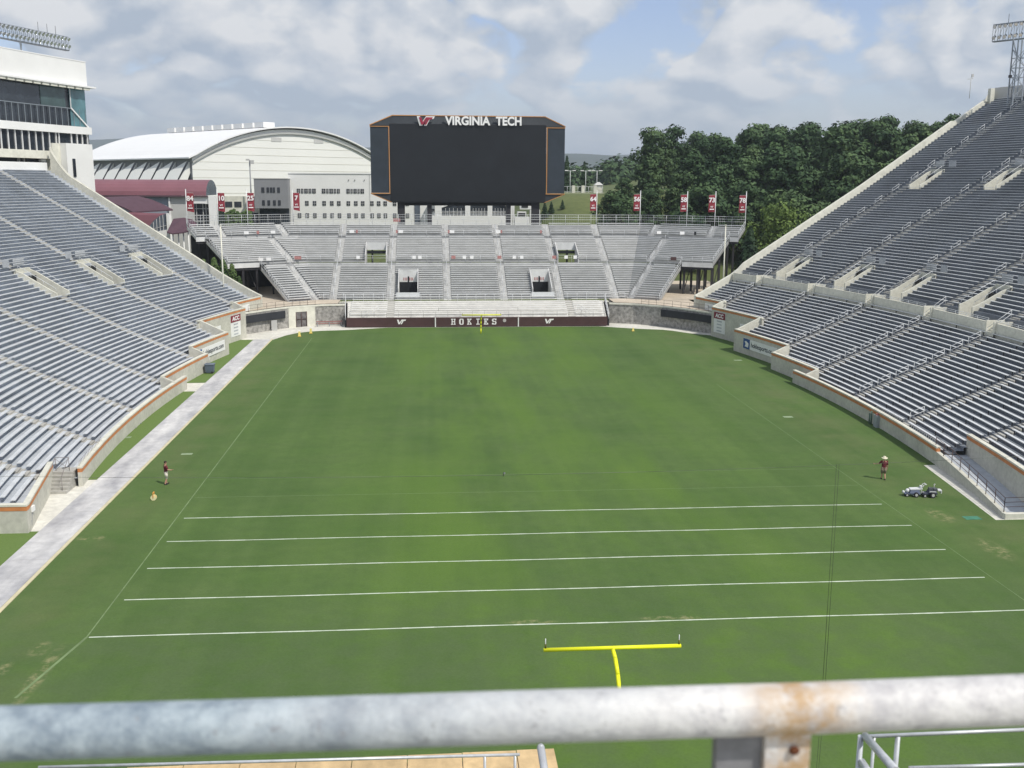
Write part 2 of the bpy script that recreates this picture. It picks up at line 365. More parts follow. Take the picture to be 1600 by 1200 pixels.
# far hills
HILL = mat('hill', (.035, .055, .035), var=.2, scale=.004)
for (y0, zmax, xa, xb, sd) in ((3300, 190, -3200, 3600, 1.3), (4300, 250, -4200, 4800, 4.2)):
    mb = MB(); nxx = 120; rows = 6
    for j in range(rows+1):
        for i in range(nxx+1):
            x = xa+(xb-xa)*i/nxx; t = j/rows
            h = zmax*(.72+.14*math.sin(x*.0017+sd)+.09*math.sin(x*.0041+sd*2)+.04*math.sin(x*.011+sd))
            mb.v.append((x, y0+t*1400-(700 if j == rows else 0)*0, -40+(h+40)*math.sin(min(1, t*1.25)*PI/2)))
    for j in range(rows):
        for i in range(nxx): mb.f.append((j*(nxx+1)+i, j*(nxx+1)+i+1, (j+1)*(nxx+1)+i+1, (j+1)*(nxx+1)+i)); mb.sm.append(True)
    struct(mb, 'hill', HILL)
# ================================================================== SIDELINE GRANDSTANDS
RR, PITCH, YC = 185.0, .61, 48.0
class Stand: pass
def make_stand(s):
    o = Stand(); o.s = s; o.xf = 34.7 if s < 0 else 34.3; o.kw = None if s < 0 else 25
    o.K = 68 if s < 0 else 101
    z = .65; o.z = []
    for i in range(o.K+2):
        o.z.append(z)
        if s < 0: z += .265 if i < 15 else (.30+.006*(i-15) if i < 25 else .365)
        else:
            z += .265 if i < 15 else (.305 if i < 25 else (.345 if i < 60 else .37))
            if i == 24: z += 1.2
    return o
def rk(o, k): return RR+PITCH*k+(1.2 if o.kw and k >= o.kw-1e-6 else 0)
def SP(o, r, phi, z): # world point
    xc = o.s*(o.xf-RR); return (xc+o.s*r*math.cos(phi), YC+r*math.sin(phi), z)
def aph(o, p0, k):   # aisles on the left stand close up slightly towards the top
    return p0-.0016*p0*(k-15) if o.s < 0 else p0
def endphi(o, k): return (.3195-.00017*(k-15)) if o.s < 0 else (.3075-.00009*(k-15))
def arc_solid(mb, o, r0, r1, z0, z1, pa, pb, step=.022):
    n = max(1, int(math.ceil((pb-pa)/step)))
    i0 = len(mb.v)
    for i in range(n+1):
        p = pa+(pb-pa)*i/n
        for r, z in ((r0, z0), (r1, z0), (r1, z1), (r0, z1)): mb.v.append(SP(o, r, p, z))
    flip = o.s < 0
    def F(q):
        mb.f.append(q[::-1] if flip else q); mb.sm.append(False)
    for i in range(n):
        a = i0+4*i; b = a+4
        for k in range(4): F((a+k, a+(k+1) % 4, b+(k+1) % 4, b+k))
    F((i0+3, i0+2, i0+1, i0)); e = i0+4*n; F((e, e+1, e+2, e+3))
def arc_poly(mb, o, ra, za, rb, zb, pa, pb, step=.022):
    n = max(1, int(math.ceil((pb-pa)/step)))
    for i in range(n):
        p = pa+(pb-pa)*i/n; q = pa+(pb-pa)*(i+1)/n
        a, b, c, d = SP(o, ra, p, za), SP(o, rb, p, zb), SP(o, rb, q, zb), SP(o, ra, q, za)
        mb.quad(*((a, b, c, d) if o.s > 0 else (d, c, b, a)))
def phi_of(o, Y, k): return math.asin(max(-1, min(1, (Y-YC)/rk(o, k))))
def build_stand(s):
    o = make_stand(s); left = s < 0
    root = thing('grandstand', 'concrete sideline grandstand of grey-blue bench rows below the white press building' if left else
                 'tall concrete sideline grandstand with a raised upper deck below the lattice floodlight mast', 'grandstand', (s*45, 60, 0))
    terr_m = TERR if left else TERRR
    # first row reached by each jog of the front wall: (phi_a, phi_b, k0)
    if left: jog = [(16.3, 26.2, 3), (26.2, 59.0, 0), (59.0, 73.7, 2), (73.7, 85.6, 5), (85.6, 100.1, 11), (100.1, 120, 14)]
    else: jog = [(14.5, 28.0, 4), (28.0, 59.6, 0), (59.6, 71.2, 2), (71.2, 85.3, 5), (85.3, 98.8, 11), (98.8, 120, 14)]
    segs = [(phi_of(o, a, k0), phi_of(o, b, k0) if b < 119 else None, k0) for a, b, k0 in jog]
    pmin = segs[0][0]
    def ranges(k):      # phi ranges existing at row k
        out = []
        for pa, pb, k0 in segs:
            if k >= k0:
                pb = endphi(o, k) if pb is None else pb
                if out and abs(out[-1][1]-pa) < .012: out[-1] = (out[-1][0], pb)
                else: out.append((pa, pb))
        return out
    # upper rows continue a little nearer than the first jog
    aisles = ([.283, .2005, .131, .0625, -.001, -.066, -.128] if left else [.270, .2035, .134, .0700, .0080, -.0545, -.109, -.172])
    voms = ([(28, 35, .2570, .2705), (28, 35, .1920, .2055), (28, 35, .1225, .1360)] if left else
            [(25, 31, c, c+.0115) for c in (.2495, .1775, .1135, .0420, -.0235)]+[(62, 68, c, c+.0095) for c in (.2500, .1800, .113)])
    def voidk(k): return [(a, b) for k0, k1, a, b in voms if k0 <= k < k1]
    def cut(rs, holes):
        for a, b in holes:
            nr = []
            for p, q in rs:
                if b <= p or a >= q: nr.append((p, q)); continue
                if a > p: nr.append((p, a))
                if b < q: nr.append((b, q))
            rs = nr
        return rs
    # terrace
    mb = MB()
    for k in range(0, o.K+1):
        r0 = rk(o, k); r1 = rk(o, k)+PITCH; z = o.z[k]
        if o.kw and k == o.kw-1: r1 += 1.2      # walkway behind the parapet
        for pa, pb in cut(ranges(k), voidk(k)):
            arc_poly(mb, o, r0, z, r1, z, pa, pb)
            zb = o.z[k-1] if k and any(a <= pa+.001 and b >= pb-.001 for a, b in ranges(k-1)) else max(-.2, z-.6)
            if not (o.kw and k == o.kw): arc_poly(mb, o, r0, zb, r0, z, pa, pb)
            else: arc_poly(mb, o, r0, o.z[k-1]+.001, r0, z, pa, pb)
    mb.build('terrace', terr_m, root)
    # aisles with half steps
    for p0 in aisles:
        mb = MB()
        for k in range(0, o.K):
            if mb.v and kprev != k-1: mb.build('aisle_steps', STEP, root); mb = MB()
            pc = aph(o, p0, k)
            if o.kw and k >= o.kw and not left: pc = p0-.002
            if o.kw and k >= 60: pc = p0-.004
            hw = .60/rk(o, k)
            if any(a < pc+hw and b > pc-hw for a, b in voidk(k)): continue
            if not any(a <= pc-hw and b >= pc+hw for a, b in ranges(k)): continue
            if o.kw and k == o.kw-1: continue
            arc_solid(mb, o, rk(o, k)+.005, rk(o, k)+.02, o.z[k]-.18, o.z[k]+.012, pc-hw, pc+hw, .1)
            arc_solid(mb, o, rk(o, k)+.30, rk(o, k)+PITCH+.002, o.z[k]-.02, o.z[k]+(o.z[k+1]-o.z[k])*.5 if not(o.kw and k+1 == o.kw) else o.z[k]+.1, pc-hw, pc+hw, .1)
            arc_poly(mb, o, rk(o, k), o.z[k]+.008, rk(o, k)+.31, o.z[k]+.008, pc-hw, pc+hw, .1); kprev = k
        if mb.v: mb.build('aisle_steps', STEP, root)
    # benches
    rows = []
    for k in range(0, o.K):
        if o.kw and k == o.kw-1: continue
        holes = [(aph(o, p0, k)-.62/rk(o, k)-(.002 if o.kw and k >= o.kw else 0), aph(o, p0, k)+.62/rk(o, k)-(.002 if o.kw and k >= o.kw else 0)) for p0 in aisles]
        holes += [(a-.0025, b+.0025) for a, b in voidk(k)]
        for pa, pb in cut([(a+.004, b-.006) for a, b in ranges(k)], holes):
            if pb-pa < .006: continue
            m_ = SP(o, rk(o, k), (pa+pb)/2, o.z[k]); d = (Vector(m_)-CAM).length
            rows.append((-(pb-pa)*RR/d/d*1000, k, pa, pb))
    rows.sort()
    bm_ = BENCH if left else BENCHW
    stuff = MB(); brk = MB()
    for i, (_, k, pa, pb) in enumerate(rows):
        mb = MB() if i < 100 else stuff
        r = rk(o, k)+.27; z = o.z[k]+.40
        arc_solid(mb, o, r, r+(.31 if left else .23), z, z+.05, pa, pb)
        if i < 100: mb.build('bench', bm_, root)
        if k < 24 and not left:
            n = max(2, int((pb-pa)*RR/3.6))
            for j in range(n+1):
                p = pa+.0015+(pb-pa-.003)*j/n
                arc_solid(brk, o, r+.05, r+.11, o.z[k], z-.002, p, p+.0004, 1)
    ob = stuff.build('bench_rows', bm_, root); ob['kind'] = 'stuff'
    if not left: ob = brk.build('bench_brackets', DARKST, root); ob['kind'] = 'stuff'
    # front walls
    first = True
    for i, (pa, pb, k0) in enumerate(segs):
        if left and i == 0: continue
        r = rk(o, k0); pb_ = endphi(o, k0) if pb is None else pb
        pbw = phi_of(o, 62.6, 0) if i == 1 else pb_
        top = {0: 1.50, 2: 2.15, 5: 3.0, 11: 4.40, 14: 5.05, 4: 2.55}[k0]
        mb = MB(); arc_solid(mb, o, r-.32, r-.02, -.3, top-.42, pa, pbw); mb.build('front_wall', CONC, root)
        mb = MB(); arc_solid(mb, o, r-.335, r-.02, top-.418, top-.13, pa+(.0035 if i > 1 else 0), pbw); mb.build('orange_band', ORANGE, root)
        mb = MB(); arc_solid(mb, o, r-.36, r+.03, top-.128, top, pa, pbw); mb.build('wall_cap', CONCW, root)
        # radial return wall up to the next jog
        if i+1 < len(segs) and pb is not None and segs[i+1][2] > k0 and not (left and i == 0):
            k1 = segs[i+1][2]
            mb = MB(); A = []
            for k in range(k0, k1+1):
                za = o.z[k]+.86
                A.append((rk(o, k)-.3, za))
            th = .35/RR
            for (ra, za), (rb, zb) in zip(A, A[1:]+[(A[-1][0]+.30, A[-1][1])]):
                p = []
                for (rr, zt) in ((ra, za), (rb, zb)):
                    for ph in (pb_-th, pb_): p.append((rr, ph, zt))
                q = [SP(o, p[0][0], p[0][1], -.3), SP(o, p[1][0], p[1][1], -.3), SP(o, p[3][0], p[3][1], -.3), SP(o, p[2][0], p[2][1], -.3),
                     SP(o, *p[0]), SP(o, *p[1]), SP(o, *p[3]), SP(o, *p[2])]
                mb.hexa(q if left else q)
            mb.build('return_wall', CONCW if not left else CONC, root)
    # end wall, stepping up with the rows
    mb = MB(); k = 13.4; pts = []
    while k <= o.K+.8:
        kk = int(min(k, o.K)); fr = min(k, o.K)-kk
        zt = o.z[kk]+(o.z[min(kk+1, o.K+1)]-o.z[kk])*fr+.95
        if o.kw and kk == o.kw-1: zt = o.z[kk]+.95+fr*1.2
        if left and k > o.K-5: zt += (k-(o.K-5))**1.6*.16
        if not left and k > 89: zt -= .35
        pts.append((rk(o, kk)+PITCH*fr if not (o.kw and kk == o.kw-1) else rk(o, kk)+(PITCH+1.2)*fr, endphi(o, k), zt)); k += .8
    for i, ((ra, pa, za), (rb, pb, zb)) in enumerate(zip(pts, pts[1:])):
        th = .5/ra; drop = 5.0
        q = [SP(o, ra, pa, za-drop), SP(o, ra, pa+th, za-drop), SP(o, rb, pb+th, zb-drop), SP(o, rb, pb, zb-drop), SP(o, ra, pa, za), SP(o, ra, pa+th, za), SP(o, rb, pb+th, zb), SP(o, rb, pb, zb)]
        mb.hexa(q)
    mb.build('end_wall', CONC if left else CREAM, root)
    # back of the stand: outer wall down to the ground so that it is a solid building
    mb = MB(); rb_ = rk(o, o.K)+PITCH
    arc_solid(mb, o, rb_, rb_+.5, -1, o.z[o.K]+(1.9 if not left else 1.2), pmin, endphi(o, o.K))
    mb.build('back_wall', LGREY if not left else PBW, root)
    mb = MB()          # gable under the end wall
    n = 24
    for i in range(n):
        ka = 14+(o.K-14)*i/n; kb = 14+(o.K-14)*(i+1)/n
        za, zb = o.z[int(ka)]-3.6, o.z[int(kb)]-3.6
        e = .35
        a = SP(o, rk(o, ka), endphi(o, ka)+e/200, 0); b = SP(o, rk(o, kb), endphi(o, kb)+e/200, 0)
        mb.quad((a[0], a[1], -1), (b[0], b[1], -1), (b[0], b[1], zb), (a[0], a[1], za))
    mb.build('side_wall', CONC, root)
    if o.kw:
        kw = o.kw; r = rk(o, kw-1)
        # parapet between decks: cut where aisles climb through
        cuts = [(p0-.0042, p0+.0042) for p0 in aisles]
        for pa, pb in cut([(pmin, endphi(o, 25)-.001)], cuts):
            mb = MB(); arc_solid(mb, o, r-.05, r+.2, o.z[kw-1]-.3, o.z[kw-1]+1.15, pa, pb); mb.build('deck_parapet', CONCW, root)
            mb = MB()
            for h in (1.32, 1.5): arc_solid(mb, o, r+.05, r+.09, o.z[kw-1]+h, o.z[kw-1]+h+.04, pa, pb)
            nn_ = max(2, int((pb-pa)*200/1.8))
            for j in range(nn_+1):
                p = pa+(pb-pa-.0004)*j/nn_; arc_solid(mb, o, r+.05, r+.09, o.z[kw-1]+1.151, o.z[kw-1]+1.5, p, p+.0002, 1)
            mb.build('guard_rail', RAIL, root)
        for p0 in aisles:      # short stair bridging the deck wall
            mb = MB()
            for j in range(6):
                arc_solid(mb, o, r+.28*j-.2, r+.28*(j+1)-.2, o.z[kw-1]-.2, o.z[kw-1]+.2*(j+1), p0-.0030, p0+.0030, 1)
            for side in (-1, 1):
                arc_solid(mb, o, r-.25, r+1.7, o.z[kw-1]-.2, o.z[kw-1]+1.3, p0+side*.0036-.0005, p0+side*.0036+.0005, 1)
            mb.build('stair_block', CONCW, root)
    # vomitories
    for k0, k1, a, b in voms:
        zf = o.z[k0]-(.2 if left else (.9 if k0 == 25 else .2))
        mb = MB(); ra = rk(o, k0)-(.1 if not (o.kw and k0 == o.kw) else .2); rb2 = rk(o, k1)+.3
        th = .18/RR
        for ph in (a-th, b):
            seg = []
            for k in range(k0, k1+1): seg.append((rk(o, k), o.z[k]+.40))
            seg[0] = (ra, seg[0][1]); seg[-1] = (rb2, seg[-1][1])
            for (r0, z0), (r1, z1) in zip(seg, seg[1:]):
                q = [SP(o, r0, ph, zf), SP(o, r0, ph+th, zf), SP(o, r1, ph+th, zf), SP(o, r1, ph, zf), SP(o, r0, ph, z0), SP(o, r0, ph+th, z0), SP(o, r1, ph+th, z1), SP(o, r1, ph, z1)]
                mb.hexa(q)
        arc_solid(mb, o, rb2-.1, rb2+.2, o.z[k1]-.35, o.z[k1]+.55, a-th, b+th, 1)       # lintel
        vo = mb.build('vomitory', CONCW, root)
        mb = MB(); arc_solid(mb, o, ra, rb2, zf-.3, zf, a, b, 1); mb.build('passage_floor', TERRR, vo)  # floor takes the darker concrete colour for the shadow between the walls
        mb = MB(); arc_solid(mb, o, rb2-.9, rb2-.12, zf+.002, o.z[k1]-.36, a+.0001, b-.0001, 1); mb.build('opening_shade', BLACK, vo)  # black block stands in for the shade inside the passage
        mb = MB()
        for ph in (a-th*.5, b+th*.5):
            P_ = [Vector(SP(o, rk(o, k), ph, o.z[k]+.95)) for k in (k0, k1)]
            mb.tube(P_[0], P_[1], .03, 5)
            for t in (0, .33, .66, 1):
                q = P_[0].lerp(P_[1], t); mb.tube(q, q-Vector((0, 0, .42)), .02, 4)
        q0 = Vector(SP(o, rb2+.15, a-th, o.z[k1]+1.6)); q1 = Vector(SP(o, rb2+.15, b+th, o.z[k1]+1.6))
        for dz in (0, .25, .5): mb.tube(q0-Vector((0, 0, dz)), q1-Vector((0, 0, dz)), .022, 4)
        mb.build('hand_rail', RAIL, vo)
        mb = MB()
        for (pa, pb) in ((a-.010, a-.0035), (a+.001, b-.001)):
            arc_solid(mb, o, rb2+.36, rb2+.39, o.z[k1]+.9, o.z[k1]+1.75, pa, pb, 1)
        mb.build('mesh_panel', mat('mesh_panel', (.36, .38, .41), rough=.6, var=.1), vo)
    # aisle hand rails
    if not left:
        cnt = 0
        for p0 in aisles[:7]:
            ks = list(range(2, 24, 3))+list(range(34, 98, 5)) if p0 > -.02 else list(range(2, 24, 3))
            for k in ks:
                if cnt >= 98: break
                if not any(a <= p0 <= b for a, b in ranges(k)) or any(k0-1 <= k <= k1+1 and abs((a+b)/2-p0) < .012 for k0, k1, a, b in voms): continue
                cnt += 1; mb = MB(); pp = p0-(.002 if k > 25 else 0)-(.002 if k > 60 else 0)
                A = Vector(SP(o, rk(o, k)+.1, pp, o.z[k])); B = Vector(SP(o, rk(o, k+2)+.1, pp, o.z[k+2]))
                for h in (.92, .5): mb.tube(A+Vector((0, 0, h)), B+Vector((0, 0, h)), .026, 5)
                mb.tube(A, A+Vector((0, 0, .92)), .026, 5); mb.tube(B, B+Vector((0, 0, .92)), .026, 5)
                mb.build('hand_rail', RAIL, root)
    return o, root, segs, aisles
LS, LROOT, LSEG, LAIS = build_stand(-1)
RS, RROOT, RSEG, RAIS = build_stand(1)
# --- left: angled near wall, passage and short stair climbing away from the camera
WA, WB = Vector((-33.15, 16.3, 0)), Vector((-35.15, 26.3, 0)); wn = Vector((-(WB-WA).y, (WB-WA).x, 0)).normalized()
def slab(a, b, t, z0, z1, off=0):
    q = [a-wn*off, b-wn*off, b+wn*t, a+wn*t]; m_ = MB(); m_.hexa([(p.x, p.y, z0) for p in q]+[(p.x, p.y, z1) for p in q]); return m_
slab(WA, WB, .3, -.4, 1.50).build('front_wall', CONC, LROOT); slab(WA, WB, .3, 1.502, 1.79, .015).build('orange_band', ORANGE, LROOT); slab(WA, WB, .33, 1.792, 1.92, .04).build('wall_cap', CONCW, LROOT)
mb = MB(); mb.quad((WA.x-.3, WA.y, 1.2), (WB.x-.3, WB.y, 1.2), (WB.x-2.2, WB.y, 1.2), (WA.x-2.2, WA.y, 1.2)); mb.build('ledge_floor', TERR, LROOT)
mb = MB()
for j in range(6): mb.box(-35.1, -33.66, 24.4+.32*j, 26.35, .2*j-.01 if j else -.3, .2*(j+1))
mb.box(-35.1, -33.66, 26.352, 27.2, -.3, 1.21)
mb.build('stair', STEP, LROOT)
mb = MB()
for x in (-34.95, -34.0):
    for y, z in ((24.6, .2), (26.3, 1.2)): mb.tube((x, y, z), (x, y, z+1.0), .025, 5)
    mb.tube((x, 24.6, 1.2), (x, 26.3, 2.2), .025, 5)
mb.tube((-34.95, 26.3, 2.2), (-34.0, 26.3, 2.2), .022, 5); mb.tube((-34.95, 26.3, 1.3), (-34.0, 26.3, 2.1), .015, 4); mb.tube((-34.95, 26.3, 2.1), (-34.0, 26.3, 1.3), .015, 4)
mb.build('stair_rail', mat('dark_rail', (.22, .20, .20), rough=.5), LROOT)
mb = MB()      # near end wall of the left stand turns away from the field
a = (WA.x, WA.y)
mb.box(-60, a[0], 15.9, 16.25, -.4, 1.50); mb.build('near_end_wall', CONC, LROOT)
mb = MB(); mb.box(-60, a[0]+.015, 15.885, 16.25, 1.502, 1.79); mb.build('orange_band', ORANGE, LROOT)
mb = MB(); mb.box(-60, a[0]+.04, 15.86, 16.28, 1.792, 1.92); mb.build('wall_cap', CONCW, LROOT)
# --- railing on the walkway between bench rows and wall (left near end, thin posts)
DR = MATS['dark_rail']
for (st, ya, yb, kk, dz) in ((LS, 26.5, 34, 0, 1.50), (RS, 29, 42, 0, 1.50)):
    mb = MB(); pa, pb = phi_of(st, ya, 0), phi_of(st, yb, 0); n = int((yb-ya)/.45)
    for i in range(n+1):
        p = pa+(pb-pa)*i/n; mb.tube(SP(st, rk(st, 0)-.1, p, dz), SP(st, rk(st, 0)-.1, p, dz+.32), .013, 4)
    for i in range(8): mb.tube(SP(st, rk(st, 0)-.1, pa+(pb-pa)*i/8, dz+.32), SP(st, rk(st, 0)-.1, pa+(pb-pa)*(i+1)/8, dz+.32), .018, 4)
    mb.build('wall_rail', RAIL if st is RS else DR, LROOT if st is LS else RROOT)
# --- right near end: ramp with parapet and railing in front of the raised wall
def rpt(Y, off, z): return SP(RS, rk(RS, 0)+off, phi_of(RS, Y, 0), z)
mb = MB(); n = 10
for i in range(n):
    ya = 28-13.2*i/n; yb = 28-13.2*(i+1)/n; za = 1.1-.75*i/n; zb = 1.1-.75*(i+1)/n
    q = [rpt(yb, -.32, -.3), rpt(yb, 0, -.3), rpt(ya, 0, -.3), rpt(ya, -.32, -.3), rpt(yb, -.32, zb), rpt(yb, 0, zb), rpt(ya, 0, za), rpt(ya, -.32, za)]
    mb.hexa(q)
mb.build('ramp_parapet', CONC, RROOT)
mb = MB()
for i in range(n):
    ya = 28-13.2*i/n; yb = 28-13.2*(i+1)/n; za = .85-.75*i/n; zb = .85-.75*(i+1)/n
    mb.quad(rpt(yb, 0.001, zb), rpt(yb, 2.25, zb), rpt(ya, 2.25, za), rpt(ya, 0.001, za))
mb.build('ramp_floor', TERR, RROOT)
mb = MB(); prev = None
for i in range(9):
    y = 28.6-13.6*i/8; z = 1.1-.75*(28-y)/13.2; A = Vector(rpt(y, -.16, z)); mb.tube(A, A+Vector((0, 0, 1.0)), .028, 5)
    if prev:
        for h in (.35, .68, 1.0): mb.tube(prev+Vector((0, 0, h)), A+Vector((0, 0, h)), .022, 5)
    prev = A
B = prev+Vector((6, .2, 0))
for i in range(4):
    C_ = prev.lerp(B, i/3); mb.tube(C_, C_+Vector((0, 0, 1)), .028, 5)
for h in (.35, .68, 1.0): mb.tube(prev+Vector((0, 0, h)), B+Vector((0, 0, h)), .022, 5)
mb.build('ramp_railing', mat('brown_rail', (.10, .065, .06), rough=.5), RROOT)
mb = MB(); e0 = rpt(14.9, -.32, 0); mb.box(e0[0], e0[0]+9, 14.5, 14.85, -.3, .38); mb.build('ramp_end_wall', CONCW, RROOT)
mb = MB(); e1 = SP(RS, rk(RS, 4)-.32, RSEG[0][0], 0); mb.box(e1[0], e1[0]+22, 14.5, 14.85, .382, 2.13); mb.build('near_end_wall', CONC, RROOT)
mb = MB(); mb.box(e1[0], e1[0]+22, 14.48, 14.85, 2.132, 2.42); mb.build('orange_band', ORANGE, RROOT)
mb = MB(); mb.box(e1[0], e1[0]+22, 14.45, 14.88, 2.422, 2.55); mb.build('wall_cap', CONCW, RROOT)
# post blocks at the head of the right end wall
mb = MB(); A = Vector(SP(RS, rk(RS, 100), endphi(RS, 100), RS.z[100]))
for d in (0, 1.6): mb.box(A.x+d, A.x+d+.7, A.y-.6, A.y+.3, A.z-.5, A.z+2.1-d*.1)
mb.poly([(A.x-.8, A.y-.3, A.z), (A.x, A.y-.3, A.z), (A.x, A.y-.3, A.z+2.0)]); mb.build('corner_post', CREAM, RROOT)
# ================================================================== END STAND (bleachers in three tiers)
def EP(u, d):     # plan point: central part along X, the two wings turned 31 degrees towards the field
    mit = 25.2+.28*d; s = abs(u)-mit
    if s <= 0: return (u, 119+d)
    return (math.copysign(mit+s*.857, u), 119+d-s*.515)
def ew(w, d, sg=1): return sg*(25.2+.56*d+w)    # u of a wing point whose coordinate at right angles to the rows is w
TIERS = [(0.0, 10.0, 16, 3.35, .31, 5.5), (11.4, 20.0, 13, 8.80, .275, 11.0), (21.3, 25.0, 6, 12.75, .32, 12.6)]
AISW = [([-23.2, -14, -4.65, 4.65, 14, 23.2], [(-1, 1.0), (1, .6)]), ([-23.2, -14, -4.65, 4.65, 14, 23.2], [(-1, 0.0), (1, -.2)]),
        ([-23.2, -14, -4.65, 4.65, 14, 23.2], [(-1, -3.5), (-1, 8.0), (1, -3.5), (1, 7.4)])]
UV = [(-18.6, -15.0), (14.9, 18.5)]; LV = [(-12.7, -9.5), (9.5, 12.7)]
def ribbon(mb, u0, u1, d0, d1, z0, z1):     # horizontal or upright strip following the rows, split at the bends
    us = [u0]
    for sg in (-1, 1):
        m_ = sg*(25.2+.28*d0)
        if u0 < m_ < u1: us.append(m_)
    us = sorted(us+[u1])
    for a, b in zip(us, us[1:]):
        def c(u, d):
            # keep the bend on the mitre line at both depths
            if abs(abs(u)-(25.2+.28*d0)) < 1e-6: u = math.copysign(25.2+.28*d, u)
            return EP(u, d)
        A, B, C_, D = c(a, d0), c(b, d0), c(b, d1), c(a, d1)
        mb.quad((*A, z0), (*B, z0), (*C_, z1), (*D, z1))
def rsolid(mb, u0, u1, d0, d1, z0, z1):
    us = [u0]
    for sg in (-1, 1):
        m_ = sg*(25.2+.28*d0)
        if u0 < m_ < u1: us.append(m_)
    us = sorted(us+[u1])
    for a, b in zip(us, us[1:]):
        def c(u, d):
            if abs(abs(u)-(25.2+.28*d0)) < 1e-6: u = math.copysign(25.2+.28*d, u)
            return EP(u, d)
        P_ = [c(a, d0), c(b, d0), c(b, d1), c(a, d1)]
        mb.hexa([(*p, z0) for p in P_]+[(*p, z1) for p in P_])
ER = thing('bleacher_stand', 'three-tier aluminium bleacher stand with angled wings across the far end below the scoreboard', 'bleachers', (0, 119, 3.3))
bench_jobs = []
for t, (d0, d1, n, z0, rise, wend) in enumerate(TIERS):
    p = (d1-d0)/n; deck = MB(); ra = AISW[t]; last = d1+(1.4 if t < 2 else .9)
    holes_c = (UV if t == 1 else LV if t == 0 else [])
    for i in range(n):
        d = d0+p*i; z = z0+rise*i; e = d+p if i < n-1 else last
        hs = holes_c if (t == 1 and i < 7) or (t == 0 and 1 < i < 11) else []
        spans = [(ew(wend, d, -1), ew(wend, d, 1))]
        for a, b in hs:
            nn = []
            for q, r in spans:
                if a > q and b < r: nn += [(q, a), (b, r)]
                else: nn.append((q, r))
            spans = nn
        for q, r in spans:
            ribbon(deck, q, r, d, e, z, z); ribbon(deck, q, r, d, d+.001, z-rise, z)
        ais = [(u-.65, u+.65) for u in ra[0]]+[tuple(sorted((ew(w-.65, d, sg), ew(w+.65, d, sg)))) for sg, w in ra[1]]
        sp2 = spans
        for a, b in ais+[(q-.15, r+.15) for q, r in hs]:
            nn = []
            for q, r in sp2:
                if b <= q or a >= r: nn.append((q, r)); continue
                if a > q: nn.append((q, a))
                if b < r: nn.append((b, r))
            sp2 = nn
        for q, r in sp2:
            if r-q > .6: bench_jobs.append((t, d, z, q+.04, r-.04))
        if i == n-1: ribbon(deck, ew(wend, d, -1), ew(wend, d, 1), last, last+.001, z, z+(.45 if t < 2 else 0))
    deck.build('deck', ALU, ER)
    # fascia and dark underside along the free front of the wings
    if t:
        for sg in (-1, 1):
            mb = MB(); wa = TIERS[t-1][5]; u0, u1 = sorted((ew(wa, d0, sg), ew(wend, d0, sg)))
            rsolid(mb, u0, u1, d0-.12, d0-.02, z0-.75, z0+.02); mb.build('fascia', ALUB, ER)
            mb = MB(); rsolid(mb, u0, u1, d0+.05, d0+.3, z0-1.15, z0-.77); mb.build('beam', DARKST, ER)
    # aisles
    for (kind, v) in [('c', u) for u in ra[0]]+[('w', x) for x in ra[1]]:
        mb = MB(); rl = MB(); prev = None
        for i in range(n):
            d = d0+p*i; z = z0+rise*i; uc = v if kind == 'c' else ew(v[1], d, v[0])
            rsolid(mb, uc-.6, uc+.6, d+p*.48, d+p, z+.002, z+rise*.5)
            rsolid(mb, uc-.6, uc+.6, d-.03, d-.004, z-rise*.5, z+.006)
            if i % 3 == 0:
                q = Vector((*EP(uc, d), z)); rl.tube(q, q+Vector((0, 0, .9)), .03, 4)
                if prev and (i//3) % 2: rl.tube(prev+Vector((0, 0, .9)), q+Vector((0, 0, .9)), .03, 4); rl.tube(prev+Vector((0, 0, .5)), q+Vector((0, 0, .5)), .03, 4)
                prev = q
        mb.build('aisle_steps', mat('aisle_aluminium', (.55, .55, .54), rough=.55, var=.12, scale=2), ER)
        rl.build('hand_rail', RAIL, ER)
bench_jobs.sort(key=lambda j: -(j[4]-j[3]))
stuff = MB(); cols = MB()
for i, (t, d, z, q, r) in enumerate(bench_jobs):
    mb = MB() if i < 100 else stuff
    rsolid(mb, q, r, d+.24, d+.50, z+.38, z+.43); rsolid(mb, q, r, d+.26, d+.285, z+.30, z+.375)
    if i < 100: mb.build('bench', ALUB, ER)
stuff.build('bench_rows', ALUB, ER)['kind'] = 'stuff'
# railings: walkway fronts, wing ends, back fence
def fence_line(pts, h, rails, post, m, name, parent, mesh=False, r=.03):
    mb = MB(); pts = [Vector(p) for p in pts]
    for a, b in zip(pts, pts[1:]):
        for q in rails: mb.tube(a+Vector((0, 0, q)), b+Vector((0, 0, q)), r, 4)
        n_ = max(1, round((b-a).length/post))
        for i in range(n_+1):
            q = a.lerp(b, i/n_); mb.tube(q, q+Vector((0, 0, h)), r*1.2, 4)
        if mesh:
            n2 = int((b-a).length/mesh)
            for i in range(n2): q = a.lerp(b, i/n2); mb.tube(q, q+Vector((0, 0, h)), .008, 3, cap=False)
    return mb.build(name, m, parent)
def eline(w, d, z, sg): return (*EP(ew(w, d, sg), d), z)
